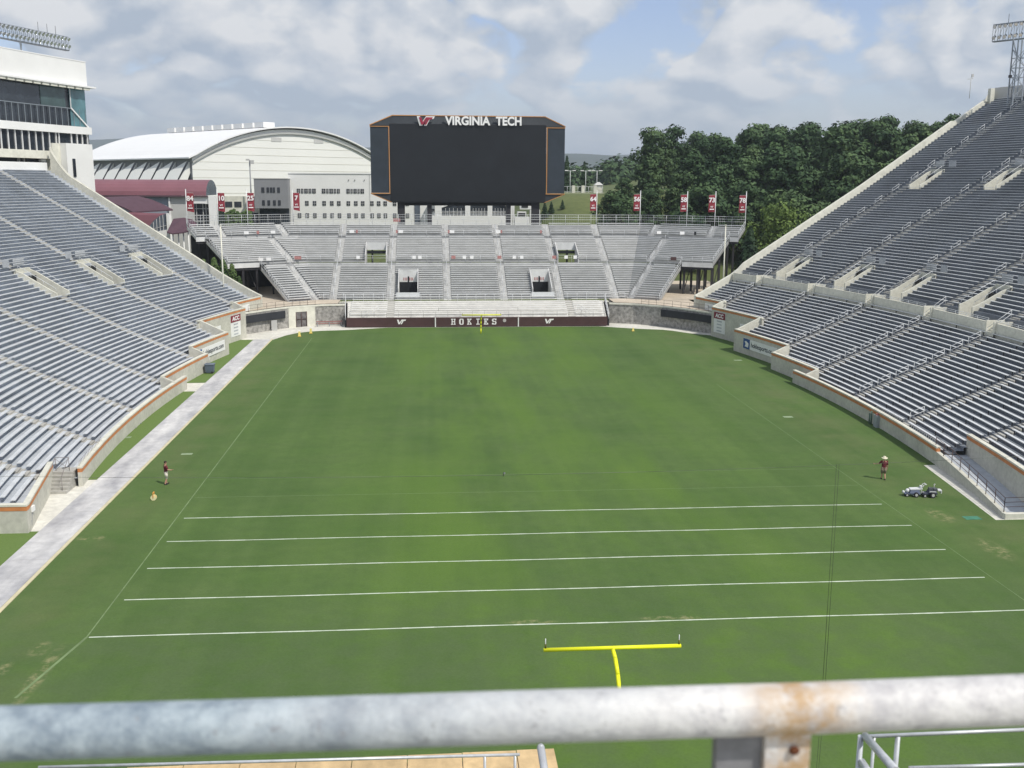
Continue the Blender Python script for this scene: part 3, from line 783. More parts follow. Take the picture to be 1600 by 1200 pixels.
# back fence
zb = 14.4; fp = [(*EP(ew(12.6, 25.8, -1), 25.8), zb), (*EP(-(25.2+.28*25.8), 25.8), zb), (*EP(25.2+.28*25.8, 25.8), zb), (*EP(ew(12.6, 25.8, 1), 25.8), zb)]
fence_line(fp, 1.85, (.95, 1.4, 1.85), 2.4, RAIL, 'back_fence', ER, mesh=.35, r=.028)
for sg in (-1, 1):
    for (t, wend, da, db) in ((0, 5.5, 0, 10.8), (1, 11.0, 11.4, 20.8), (2, 12.6, 21.3, 25.6)):
        d0, d1, n, z0, rise, _ = TIERS[t]; zt = z0+rise*(n-1)
        a = eline(wend, da, z0, sg); b = eline(wend, db, zt, sg)
        fence_line([a, b], 1.15, (.15, .62, 1.15), 1.6, RAIL, 'end_rail', ER, mesh=.3)
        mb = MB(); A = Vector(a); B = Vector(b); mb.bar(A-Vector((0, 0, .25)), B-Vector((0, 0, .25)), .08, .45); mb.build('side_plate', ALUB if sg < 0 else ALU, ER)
    for (t, wa, wb) in ((1, 5.5, 11.0), (2, 11.0, 12.6)):
        d0, d1, n, z0, rise, _ = TIERS[t]
        fence_line([eline(wa, d0-.05, z0, sg), eline(wb, d0-.05, z0, sg)], 1.05, (.5, 1.05), 1.9, RAIL, 'front_rail', ER)
# walkway rails in front of tiers two and three
for t in (1, 2):
    d0, d1, n, z0, rise, wend = TIERS[t]; A = AISW[t]
    us = sorted([ew(TIERS[t-1][5], d0, -1)]+[x for u in A[0] for x in (u-.7, u+.7)]+[x for sg, w in A[1] if abs(w) < 8 for x in sorted((ew(w-.7, d0, sg), ew(w+.7, d0, sg)))]+[ew(TIERS[t-1][5], d0, 1)])
    for a, b in zip(us[0::2], us[1::2]):
        mb = MB(); nn = max(2, int((b-a)/2))
        P_ = [Vector((*EP(a+(b-a)*i/nn, d0-.06), z0)) for i in range(nn+1)]
        for p_, q_ in zip(P_, P_[1:]):
            for h in (.45, .9): mb.tube(p_+Vector((0, 0, h)), q_+Vector((0, 0, h)), .022, 4)
        for p_ in P_: mb.tube(p_-Vector((0, 0, .4)), p_+Vector((0, 0, .9)), .025, 4)
        mb.build('walkway_rail', RAIL, ER)
# front walkway of the whole stand with dark railing
mb = MB(); rsolid(mb, ew(5.5, 0, -1), ew(5.5, 0, 1), -1.5, -.02, 2.9, 3.04); mb.build('front_walkway', CONCW, ER)
us = [ew(5.5, 0, -1), -25.2]
FR = [Vector((*EP(ew(5.4, -1.4, -1), -1.4), 3.04)), Vector((*EP(-24.7, -1.4), 3.04))]
fence_line(FR, 1.0, (.5, 1.0), 1.9, DR, 'front_rail', ER, r=.02)
fence_line([Vector((*EP(24.7, -1.4), 3.04)), Vector((*EP(ew(5.4, -1.4, 1), -1.4), 3.04))], 1.0, (.5, 1.0), 1.9, DR, 'front_rail', ER, r=.02)
fence_line([(-24.7, 118.9, 3.04), (-13.5, 118.9, 3.04)], 1.3, (.6, 1.3), 1.5, RAIL, 'front_rail', ER, mesh=.3)
fence_line([(-9, 118.9, 3.04), (9, 118.9, 3.04)], 1.2, (.6, 1.2), 1.5, RAIL, 'front_rail', ER)
fence_line([(13.5, 118.9, 3.04), (24.7, 118.9, 3.04)], 1.3, (.6, 1.3), 1.5, RAIL, 'front_rail', ER, mesh=.3)
# openings
for (a, b), t, i0, i1 in [(UV[0], 1, 0, 7), (UV[1], 1, 0, 7), (LV[0], 0, 2, 11), (LV[1], 0, 2, 11)]:
    d0, d1, n, z0, rise, _ = TIERS[t]; p = (d1-d0)/n; da, db = d0+p*i0, d0+p*i1; za, zb_ = z0+rise*i0, z0+rise*i1
    mb = MB()
    for u in (a, b):
        q = [EP(u-.06, da), EP(u+.06, da), EP(u+.06, db), EP(u-.06, db)]
        mb.hexa([(*q[0], za-.6), (*q[1], za-.6), (*q[2], za-.6), (*q[3], za-.6), (*q[0], za+1.0), (*q[1], za+1.0), (*q[2], zb_+1.0), (*q[3], zb_+1.0)])
    fr = mb.build('opening_frame', mat('frame_white', (.56, .56, .555), var=.05), ER)
    if t == 0:
        mb = MB(); mb.box(a+.07, b-.07, 119+db-.5, 119+db-.4, za-.6, za+1.6); mb.build('opening_shade', BLACK, fr)  # black sheet stands in for the shade within the mouth
        mb = MB(); mb.box(a+.07, b-.07, 119+db-.5, 119+db-.1, za+1.602, zb_+.9); mb.build('header', ALUB, fr)
        for k in range(7):
            if k != 3: mb = MB(); mb.box((a+b)/2-.85+k*.25, (a+b)/2-.74+k*.25, 119+db-.53, 119+db-.51, za+1.85, za+2.35); mb.build('sign_letter', mat('red_letter', (.40, .14, .13), var=.05), fr)
        mb = MB(); mb.box((a+b)/2-.13, (a+b)/2+.11, 119+db-.55, 119+db-.51, za+1.6, za+2.55); mb.build('sign_post', BLACK, fr)
        mb = MB(); mb.box(a-.3, b+.3, 119+da-.9, 119+da-.8, za-.5, za+.45); mb.build('low_panel', RAIL, fr)
    else:
        mb = MB(); mb.box(a+.07, b-.07, 119+db-.2, 119+db-.1, za+1.55, zb_+.9); mb.build('header', ALUB, fr)
        mb = MB(); mb.box(a+.07, b-.07, 119+db-.3, 119+db-.2, za+.9, za+1.4); mb.build('opening_shade', BLACK, fr)  # black strip stands in for the shade below the header
# small plates hung on the walkway rails
PLW = mat('white_plate', (.85, .85, .85), var=.02); PLR = mat('red_plate', (.45, .22, .21), var=.25, scale=6)
for (t, us, m_, w_) in ((2, (-21.5, -12.7, -3.4, 5.0), PLW, .42), (1, (-19.8, -10.2, -9.2, -1.5, -.2, 7.2, 8.5, 16.3, 17.9), PLW, .30),
                        (2, (-20.6, -13.4, -4.0, 5.6, 12.9), PLR, .16), (1, (-3.4, 4.6, 14.2), PLR, .35)):
    d0, z0 = TIERS[t][0], TIERS[t][3]
    for u in us:
        mb = MB(); x, y = EP(u, d0-.1); mb.box(x-w_, x+w_, y-.05, y-.02, z0+.3, z0+.85); mb.build('sign_plate', m_, ER)
for (t, sg, w, m_, w_) in ((2, -1, -1.3, PLW, .4), (2, -1, 3.6, PLW, .4), (2, -1, 1.5, PLR, .22), (2, 1, -2.2, PLW, .4), (2, 1, 2.2, PLW, .4), (1, -1, 5.2, PLW, .4), (1, -1, 3.8, PLW, .4), (1, -1, -1.4, PLR, .6), (1, 1, 3.9, MAROON, .5), (2, 1, 4.6, BLACK, .2)):
    d0, z0 = TIERS[t][0], TIERS[t][3]; x, y = EP(ew(w, d0, sg), d0-.1)
    mb = MB(); mb.box(x-w_, x+w_, y-.3, y-.27, z0+.3, z0+.85); mb.build('sign_plate', m_, ER)
mb = MB(); mb.box(-14.2, -12.9, 144.8, 144.85, 14.9, 15.5); mb.build('sign_plate', PLR, ER)
# steel frame under the stand
cnt = 0
for sg in (-1, 1):
    for w in (5.9, 8.3, 10.8):
        for d in (11.7, 16, 21, 25):
            x, y = EP(ew(w, d, sg), d); zt = {11.7: 7.7, 16: 9.0, 21: 11.3, 25: 13.2}[d]
            mb = MB(); mb.box(x-.17, x+.17, y-.17, y+.17, 2.8, zt); mb.build('column', DARKST, ER)
    for w in (0, 3):
        for d in (6, 12, 19):
            x, y = EP(ew(w, d, sg), d); mb = MB(); mb.box(x-.15, x+.15, y-.15, y+.15, 2.8, 3.0+d*.4); mb.build('column', DARKST, ER)
    mb = MB()
    for w in (5.9, 8.3, 10.8):
        a = EP(ew(w, 11.7, sg), 11.7); b = EP(ew(w, 25, sg), 25); mb.bar((*a, 8.0), (*b, 13.2), .2, .3)
        c_ = EP(ew(w, 16, sg), 16); mb.bar((*a, 3.6), (*c_, 8.6), .12, .12)
    mb.build('raker_beam', DARKST, ER)
for u in range(-24, 25, 6):
    mb = MB(); mb.box(u-.15, u+.15, 141.8, 142.1, 2.8, 13.4); mb.build('column', DARKST, ER)
mb = MB()      # dark screens closing the underside; the wing one added for the shade there
for sg in (-1, 1):
    q = [EP(sg*4.0, 14)]; 
mb.box(-27, 27, 130.8, 131, 2.8, 8.2); rsolid(mb, ew(12.3, 25, -1), -32.4, 25.0, 25.2, 2.8, 12.9); mb.build('rear_shade_screen', mat('shade_screen_grey', (.06, .065, .07), var=.2), ER)

# ---------------------------------------------------------------- lower field-level bleachers
LB = thing('bleacher_stand', 'low block of white bleacher rows directly behind the maroon padded wall', 'bleachers', (0, 113, 1.4))
mb = MB(); bm2 = []
for i in range(9):
    y = 110.6+.72*i; z = 1.35+.235*i
    mb.box(-20.3-.05*i, 20.3+.05*i, y, y+.73 if i < 8 else 117.3, z-.24, z)
mb.build('deck', mat('pale_deck', (.68, .67, .64), rough=.6, var=.12, scale=.8), LB)
for i in range(9):
    y = 110.6+.72*i; z = 1.35+.235*i
    for a, b in ((-19.9, -14.3), (-13.1, 14.3), (15.5, 19.9)):
        if i < 1: continue
        mb = MB(); mb.box(a, b, y+.3, y+.56, z+.34, z+.40); mb.build('bench', ALUW, LB)
mb = MB(); mb.box(-20.2, 20.2, 110.35, 110.58, 0, 1.33); mb.build('base_wall', DARKST, LB)
for (u) in (-13.7, 14.9):
    mb = MB()
    for i in range(9): mb.box(u-.55, u+.55, 110.6+.72*i+.36, 110.6+.72*(i+1), 1.352+.235*i, 1.35+.235*i+.12)
    mb.build('aisle_steps', STEP, LB)
for x in (-20.6, 20.6):
    s_ = -1 if x < 0 else 1
    fence_line([(x, 110.4, 1.1), (x+s_*.45, 117.2, 3.2)], 1.15, (.1, .6, 1.15), 1.2, mat('white_rail', (.72, .73, .74), var=.03), 'end_rail', LB, mesh=.25, r=.035)
    mb = MB(); mb.hexa([(x-.1, 110.4, 0), (x+.1, 110.4, 0), (x+.1+s_*.45, 117.2, 0), (x-.1+s_*.45, 117.2, 0), (x-.1, 110.4, 1.1), (x+.1, 110.4, 1.1), (x+.1+s_*.45, 117.2, 3.2), (x-.1+s_*.45, 117.2, 3.2)])
    mb.build('side_wall', DARKST, LB)
fence_line([(-20, 110.5, 1.5), (20, 110.5, 1.5)], .95, (.45, .95), 1.95, mat('grey_rail', (.30, .29, .28), var=.05), 'front_rail', LB, r=.018)
mb = MB()
for x in (-6.2, 6.2):
    mb.tube((x, 110.6, 2.45), (x, 110.6, 3.0), .03, 4)
mb.tube((-6.2, 110.6, 2.9), (6.2, 110.6, 2.9), .025, 4); mb.build('top_rail', mat('grey_rail', (.3, .3, .3)), LB)
mb = MB()
for sg, x in ((-1, -15.5), (1, 15.8)):
    for i in range(5):
        A = Vector((x+sg*i*.6, 111.6-i*.25, 2.3-.26*i)); mb.tube(A, A+Vector((0, 0, .9)), .025, 4)
    mb.tube((x, 111.6, 3.2), (x+sg*2.4, 110.6, 2.16), .03, 4); mb.tube((x, 111.6, 2.75), (x+sg*2.4, 110.6, 1.75), .03, 4)
mb.build('stair_rail', mat('white_rail', (.72, .73, .74)), LB)
# ---------------------------------------------------------------- padded wall with lettering
PW = thing('padded_wall', 'dark maroon padded wall lettered in white along the far end of the field', 'wall', (0, 109.9, 0))
for a, b in ((-20.4, -6.75), (-6.7, 6.2), (6.25, 20.3)):
    mb = MB(); mb.box(a, b, 109.85, 110.3, .10, 1.50); mb.build('pad', MAROON, PW)
mb = MB(); mb.box(-18, 17.5, 109.95, 110.2, 0, .098); mb.build('base_gap', BLACK, PW)
for x in (-6.72, 6.22):
    mb = MB(); mb.box(x-.08, x+.08, 109.76, 109.84, .05, 1.45); mb.build('white_post', WHITE, PW)
LET = mat('white_letter', (.82, .80, .80), var=.02)
def blocks(name, rows_, x0, z0, cw, ch, y, m, parent, dy=.03):
    mb = MB(); H_ = len(rows_)
    for j, r in enumerate(rows_):
        i = 0
        while i < len(r):
            if r[i] == '#':
                k = i
                while k < len(r) and r[k] == '#': k += 1
                mb.box(x0+i*cw, x0+k*cw, y-dy, y, z0+(H_-1-j)*ch, z0+(H_-j)*ch); i = k
            else: i += 1
    return mb.build(name, m, parent)
GL = {'H': ["###.###", ".#...#.", ".#...#.", ".#####.", ".#...#.", ".#...#.", "###.###"], 'O': [".#####.", "##...##", "##...##", "##...##", "##...##", "##...##", ".#####."],
      'K': ["###.###", ".#..#..", ".#.#...", ".###...", ".#..#..", ".#...#.", "###.###"], 'I': [".#####.", "...#...", "...#...", "...#...", "...#...", "...#...", ".#####."],
      'E': ["#######", ".#...#.", ".#.#...", ".###...", ".#.#...", ".#...#.", "#######"], 'S': [".######", "##...##", "##.....", ".#####.", ".....##", "##...##", "######."]}
GLB = {}
for k_, g in GL.items():     # thicken strokes on a doubled grid
    W2 = [[c for c in r for _ in (0, 1)] for r in g for _ in (0, 1)]
    g2 = [[W2[j][i] == '#' or (i > 0 and W2[j][i-1] == '#' and (i % 2 == 0)) for i in range(14)] for j in range(14)]
    GLB[k_] = [''.join('#' if v else '.' for v in r) for r in g2]
xs_ = [-3.75, -2.5, -1.3, 0, 1.2, 2.45]
xs_ = [aty_ for aty_ in (-3.95, -2.68, -1.45, -.13, 1.16, 2.43)]
for ch_, xc in zip('HOKIES', xs_): blocks('letter', GLB[ch_], xc-.35, .38, .05, .066, 109.84, LET, PW)
def vt_logo(cx, cz, y, h, m, parent, dy=.04, face='y'):
    # slanted V joined to a T
    w = h*1.95; k = w/1.9
    polys = [[(-.95, .5), (-.62, .5), (-.40, -.12), (.02, .5), (.95, .5), (.80, .22), (.46, .22), (.05, -.5), (-.22, -.5), (.18, .22), (.10, .22), (-.40, -.5), (-.66, -.5)]]
    mb = MB()
    for pl in polys:
        F = [(cx+a*k, y-dy, cz+b*h) for a, b in pl]; Bk = [(cx+a*k, y, cz+b*h) for a, b in pl]
        mb.poly(F); n_ = len(F)
        for i in range(n_): j = (i+1) % n_; mb.quad(F[j], F[i], Bk[i], Bk[j])
    return mb.build('monogram', m, parent)
vt_logo(-11.95, .86, 109.84, .72, LET, PW); vt_logo(11.1, .86, 109.84, .72, LET, PW)
mb = MB(); mb.tube((4.05, 109.80, 1.0), (4.05, 109.84, 1.0), .28, 10); mb.build('round_badge', mat('badge_grey', (.45, .42, .42), var=.1), PW)
# ---------------------------------------------------------------- stone retaining walls
def stone_wall(name_label, x0, x1, skip=None, top=3.12):
    R_ = thing('stone_wall', name_label, 'wall', ((x0+x1)/2, stone_y((x0+x1)/2), 0)); n_ = 26
    mb = MB(); cap = MB()
    for i in range(n_):
        a = x0+(x1-x0)*i/n_; b = x0+(x1-x0)*(i+1)/n_
        if skip and a >= skip[0]-.01 and b <= skip[1]+.01: 
            cap.hexa([(a, stone_y(a)-.1, top-.1), (b, stone_y(b)-.1, top-.1), (b, stone_y(b)+.6, top-.1), (a, stone_y(a)+.6, top-.1), (a, stone_y(a)-.1, top+.12), (b, stone_y(b)-.1, top+.12), (b, stone_y(b)+.6, top+.12), (a, stone_y(a)+.6, top+.12)]); continue
        ya, yb = stone_y(a), stone_y(b)
        mb.hexa([(a, ya, -.3), (b, yb, -.3), (b, yb+.5, -.3), (a, ya+.5, -.3), (a, ya, top-.1), (b, yb, top-.1), (b, yb+.5, top-.1), (a, ya+.5, top-.1)])
        cap.hexa([(a, ya-.1, top-.098), (b, yb-.1, top-.098), (b, yb+.6, top-.098), (a, ya+.6, top-.098), (a, ya-.1, top+.12), (b, yb-.1, top+.12), (b, yb+.6, top+.12), (a, ya+.6, top+.12)])
    mb.build('wall_face', STONE, R_); cap.build('coping', CREAM, R_); return R_
SWL = stone_wall('grey stone retaining wall with a gate and a sheltered recess at the left far corner of the field', -34.7, -20.9)
SWR = stone_wall('plain grey stone retaining wall curving round the right far corner of the field', 21.2, 34.6)
def on_wall(X, off): return Vector((X, stone_y(X)-off, 0))
# cream rendered section with gate on the left wall
mb = MB()
for a, b in ((-29.2, -28.2), (-26.6, -25.4)): mb.hexa([tuple(on_wall(a, .12)), tuple(on_wall(b, .12)), tuple(on_wall(b, -.1)), tuple(on_wall(a, -.1))]+[(p.x, p.y, 3.0) for p in (on_wall(a, .12), on_wall(b, .12), on_wall(b, -.1), on_wall(a, -.1))])
a, b = -28.2, -26.6; mb.hexa([(p.x, p.y, 2.35) for p in (on_wall(a, .12), on_wall(b, .12), on_wall(b, -.1), on_wall(a, -.1))]+[(p.x, p.y, 3.0) for p in (on_wall(a, .12), on_wall(b, .12), on_wall(b, -.1), on_wall(a, -.1))])
mb.build('rendered_bay', CREAM, SWL)
mb = MB(); mb.hexa([(p.x, p.y, 0) for p in (on_wall(a, .06), on_wall(b, .06), on_wall(b, -.1), on_wall(a, -.1))]+[(p.x, p.y, 2.345) for p in (on_wall(a, .06), on_wall(b, .06), on_wall(b, -.1), on_wall(a, -.1))])
gt = mb.build('gate', mat('gate_grey', (.16, .15, .15), var=.3, scale=2), SWL)
mb = MB()
for x in (-28.15, -27.4, -26.65): mb.tube(on_wall(x, .14)+Vector((0, 0, .0)), on_wall(x, .14)+Vector((0, 0, 2.3)), .06, 4)
mb.tube(on_wall(-28.2, .14)+Vector((0, 0, 1.2)), on_wall(-26.6, .14)+Vector((0, 0, 1.2)), .05, 4); mb.build('gate_frame', mat('brown_rail', (.1, .06, .06)), gt)
# canopy with dark band on both walls
for (R_, x0, x1) in ((SWL, -34.4, -29.6), (SWR, 28.6, 34.4)):
    mb = MB(); n_ = 10
    for i in range(n_):
        a = x0+(x1-x0)*i/n_; b = x0+(x1-x0)*(i+1)/n_
        q = [on_wall(a, .75), on_wall(b, .75), on_wall(b, .14), on_wall(a, .14)]
        mb.hexa([(p.x, p.y, 1.65) for p in q]+[(p.x, p.y, 2.75) for p in q])
    mb.build('canopy', mat('dark_canopy', (.03, .033, .04), rough=.7, var=.15, scale=1), R_)
mb = MB(); q = on_wall(-31.0, .8); mb.box(q.x-.4, q.x+.4, q.y-.3, q.y+.1, 0, 1.55); mb.build('utility_box', LGREY, SWL)
for (a, b) in ((-34.2, -25.4),):
    pts = [(on_wall(a+(b-a)*i/8, -.3).x, on_wall(a+(b-a)*i/8, -.3).y, 3.24) for i in range(9)]
    fence_line(pts, .95, (.45, .95), 1.4, mat('brown_rail', (.1, .06, .06)), 'top_rail', SWL, r=.02)
pts = [(on_wall(26+8.2*i/8, -.3).x, on_wall(26+8.2*i/8, -.3).y, 3.24) for i in range(9)]
fence_line(pts, .95, (.45, .95), 1.4, mat('brown_rail', (.1, .06, .06)), 'top_rail', SWR, r=.02)
# barrier by the left wall, low bench
tb = thing('barrier', 'low red and grey barrier standing before the stone wall beside the gate', 'barrier', (-23, 111.6, 0))
mb = MB(); mb.bar((-25.2, 111.3, .75), (-21.2, 112.0, .75), .12, .12); mb.bar((-25.2, 111.3, .45), (-21.2, 112.0, .45), .08, .1); mb.build('rail', mat('dull_red', (.30, .12, .11), var=.1), tb)
for x in (-25.0, -23.2, -21.4):
    mb = MB(); y = 111.3+(x+25.2)*.175; mb.box(x-.05, x+.05, y-.2, y+.2, 0, .72); mb.build('leg', GREYW, tb)
# concourse slabs behind the stone walls
mb = MB(); mb.box(-22, 22, 117.4, 119.3, 2.5, 2.56); mb.box(-44, -22, 117.2, 150, 3.30, 3.33); mb.box(22, 47, 117.2, 150, 3.30, 3.33); struct(mb, 'concourse', mat('concourse_concrete', (.52, .45, .36), var=.12, scale=.2, fine=2))
mb = MB()
for sg in (-1, 1):
    for i in range(12):
        a, b = sorted((sg*(22+1.08*i), sg*(22+1.08*(i+1))))
        mb.quad((a, stone_y(a)+.55, 3.318), (b, stone_y(b)+.55, 3.318), (b, 117.25, 3.318), (a, 117.25, 3.318))
struct(mb, 'concourse', MATS['concourse_concrete'])
# tall white poles at the stand corners
for (x, y, lab) in ((-38.5, 108.5, 'tall plain white pole rising past the left wing of the bleachers'), (39.3, 112.2, 'tall plain white pole rising past the right wing of the bleachers')):
    t_ = thing('pole', lab, 'pole', (x, y, 3))
    mb = MB(); mb.tube((x, y, 2.5), (x, y, 15.6), .13, 8, r2=.09); mb.build('shaft', CREAM, t_)
    mb = MB(); mb.tube((x, y, 15.6), (x, y, 15.75), .14, 8); mb.build('cap', CREAM, t_)
# ================================================================== SCOREBOARD
SB = thing('scoreboard', 'huge dark video scoreboard with orange trim on black legs behind the end bleachers', 'scoreboard', (0, 152, 12))
ORT = mat('orange_trim', (.50, .25, .09), rough=.5, var=.05)
mb = MB(); mb.box(-14.9, 15.0, 152, 154.6, 18.3, 33.0); mb.build('cabinet', DARKST, SB)
mb = MB(); mb.box(-14.8, 14.9, 151.93, 151.998, 18.45, 32.9); mb.build('screen', BLACK, SB)
def prism(mb, poly, y0, y1):    # poly in x,z; front at y0
    F = [(x, y0, z) for x, z in poly]; B = [(x, y1, z) for x, z in poly]; mb.poly(F); mb.poly(B[::-1]); n = len(F)
    for i in range(n): j = (i+1) % n; mb.quad(F[j], F[i], B[i], B[j])
RIB = mat('ribbed_header', (.035, .042, .05), rough=.5, var=.15)
mb = MB(); HB, HT = 33.0, 34.5
mb.hexa([(-18.5, 152, 32.55), (18.6, 152, 32.55), (18.6, 155, 32.55), (-18.5, 155, 32.55), (-18.5, 152.0, 32.7), (18.6, 152.0, 32.7), (18.6, 155, 32.7), (-18.5, 155, 32.7)])
mb.hexa([(-18.5, 152.0, 32.702), (18.6, 152.0, 32.702), (18.6, 155, 32.702), (-18.5, 155, 32.702), (-14.3, 153.0, HT), (14.8, 153.0, HT), (14.8, 154.5, HT), (-14.3, 154.5, HT)])
mb.build('header', RIB, SB)
mb = MB()
for i in range(74):
    t = (i+.5)/74; xb = -18.3+36.7*t; xt = -14.3+29.1*t; mb.bar((xb, 151.97, 32.72), (xt, 152.97, HT-.02), .06, .06)
mb.build('header_ribs', PANEL, SB)
mb = MB()
for a, b in (((-18.6, 151.95, 32.7), (-14.35, 152.95, HT+.06)), ((-14.35, 152.95, HT+.06), (14.85, 152.95, HT+.06)), ((14.85, 152.95, HT+.06), (18.7, 151.95, 32.7))): mb.bar(a, b, .22, .16)
for x0, x1, zz0 in ((-18.6, -14.9, 1), (15.0, 18.7, 1)):
    mb.bar((x0, 151.9, 32.45), (x1, 151.9, 32.45), .16, .12); mb.bar((x0, 151.9, 20.0), (x1, 151.9, 20.0), .18, .16)
mb.bar((-14.98, 151.9, 20.0), (-14.98, 151.9, 32.45), .14, .14); mb.bar((15.15, 151.9, 20.0), (15.15, 151.9, 32.45), .2, .14)
mb.bar((-18.6, 151.95, 19.95), (-14.7, 152.0, 18.35), .12, .12); mb.bar((18.7, 151.95, 19.95), (14.8, 152.0, 18.35), .12, .12)
mb.build('orange_trim', ORT, SB)
for a, b in ((-18.5, -15.06), (15.3, 18.6)):
    mb = MB(); mb.box(a, b, 151.96, 154.4, 20.1, 32.4); mb.build('side_panel', PANEL, SB)
mb = MB(); prism(mb, [(-18.5, 19.9), (-14.9, 18.3), (-14.9, 19.9)], 152.02, 154.5); mb.build('lower_bracket', RIB, SB); mb = MB(); prism(mb, [(18.6, 19.9), (15.0, 19.9), (15.0, 18.3)], 152.02, 154.5); mb.build('lower_bracket', RIB, SB)
for a, b in ((-13.6, -12.2), (-7.9, -7.0), (7.4, 8.3), (12.4, 13.9)):
    mb = MB(); mb.box(a, b, 152.6, 154.0, 3, 18.5); mb.build('leg', DARKST, SB)
mb = MB(); mb.box(-12.2, 12.4, 153.4, 153.6, 17.7, 18.29); mb.build('beam', DARKST, SB)
T = face_T((-0.15, 151.6, 33.42), (1, 0, 0))
for txt, xc, w in (('VIRGINIA', -.05, 8.6), ('TECH', 7.75, 4.9)):
    T = face_T((xc, 151.75, 33.52), (1, 0, 0)); o = text_mesh('letters', txt, 2.18, WHITE, SB, T, ext=.12, offset=.075, sx=1)
    xs__ = [v.co.x for v in o.data.vertices]; w0 = max(xs__)-min(xs__); c0 = (max(xs__)+min(xs__))/2
    for v in o.data.vertices: v.co.x = xc+(v.co.x-c0)*w/w0
vt_logo(-7.96, 33.5, 151.8, 1.75, WHITE, SB, .12)
vt_logo(-7.96, 33.5, 151.66, 1.35, mat('logo_maroon', (.30, .03, .06), var=.03), SB, .1)

# ================================================================== PRESS BUILDING on the left stand
PB = thing('press_building', 'white multi-storey press building with dark glass bands above the left grandstand', 'building', (-70, 115, 10))
def PP(r, ph, z): return SP(LS, r, ph, z)
RP = 227.3; FA, FB = .06, .360
def pbs(r0, r1, z0, z1, a, b, m, name, parent=None, step=.02):
    mb = MB(); arc_solid(mb, LS, r0, r1, z0, z1, a, b, step); return mb.build(name, m, parent or PB)
pbs(RP, RP+14, 37.0, 40.75, FA, FB, PBW, 'upper_fascia'); pbs(RP-.05, RP+14.1, 40.752, 40.9, FA, FB, WHITE, 'roof_edge')
pbs(RP-.9, RP+.1, 36.75, 36.998, FA, FB+.0045, WHITE, 'ledge')
for i in range(14):
    a = FB-.0015-.0085*i; pbs(RP-.75, RP-.4, 36.35, 36.748, a-.0066, a, CREAM, 'soffit_panel')
pbs(RP+.5, RP+13.5, 30.6, 36.99, FA, FB-.002, GLASS, 'glazing', None)
pbs(RP+.40, RP+.49, 33.4, 36.7, .313, .338, mat('green_glass', (.05, .085, .085), rough=.15, spec=.7, var=.2), 'glass_panel')
pbs(RP+.30, RP+.39, 30.65, 36.7, .342, .3585, TEAL, 'corner_glass')
MG = mat('mullion_grey', (.22, .25, .28), var=.05)
for i in range(28): a = FB-.003-.0062*i; pbs(RP+.2, RP+.29, 30.6, 33.298, a, a+.0003, MG, 'mullion')
pbs(RP+.2, RP+.28, 33.3, 33.42, FA, .342, MG, 'transom')
mb = MB(); A = Vector(PP(RP+.15, .342, 33.4)); B = Vector(PP(RP+.15, .359, 30.6)); C_ = Vector(PP(RP+.15, .342, 36.7)); mb.bar(A, B, .14, .2); mb.bar(C_, A, .1, .1); mb.build('corner_brace', WHITE, PB)
pbs(RP-.1, RP+14, 29.45, 30.598, FA, FB+.001, PBW, 'spandrel')
pbs(RP+.4, RP+13, 26.6, 29.449, FA, .3265, GLASS, 'glazing'); pbs(RP+.4, RP+13, 27.8, 29.449, .3265, FB, GLASS, 'glazing')
for i in range(34): a = .3245-.0068*i; pbs(RP+.2, RP+.395, 26.6, 29.448, a, a+.0004, WHITE, 'mullion')
for a in (.3275, .3405, .3465, .352, .3575): pbs(RP+.2, RP+.395, 27.86, 29.448, a, a+.0005, WHITE, 'mullion')
pbs(RP+.0, RP+14, 25.4, 26.598, FA, .330, CREAM, 'spandrel')
pbs(RP+1.5, RP+13, 23.5, 25.398, FA, .318, GLASS, 'glazing')
for a in (.3172, .296, .2905, .262, .234, .2): pbs(RP+1.2, RP+1.49, 23.5, 25.398, a, a+.0008, LGREY, 'mullion')
pbs(RP+.5, RP+14, 22.2, 23.498, FA, .3182, CREAM, 'base_wall')
pbs(RP+1.0, RP+14, 3, 22.198, FA, .318, CREAM, 'core_wall')
mb = MB()
def radbox(r0, r1, z0, z1, a, b): arc_solid(mb, LS, r0, r1, z0, z1, a, b, .05)
radbox(226.2, RP+6, 3, 27.85, .3265, .3545); tw = mb.build('stair_tower', PBW, PB)
mb = MB(); arc_solid(mb, LS, RP-.02, RP+6, 22.2, 27.8, .3184, .3264, .05); mb.build('link_wall', CREAM, PB)
mb = MB(); arc_solid(mb, LS, 226.05, 226.3, 22.7, 25.5, .3318, .3345, 1); mb.build('slot_window', GLASS, tw)
mb = MB(); arc_solid(mb, LS, RP+.8, RP+1.3, 24.95, 25.3, .311, .3155, 1); mb.build('lamp_box', WHITE, PB)
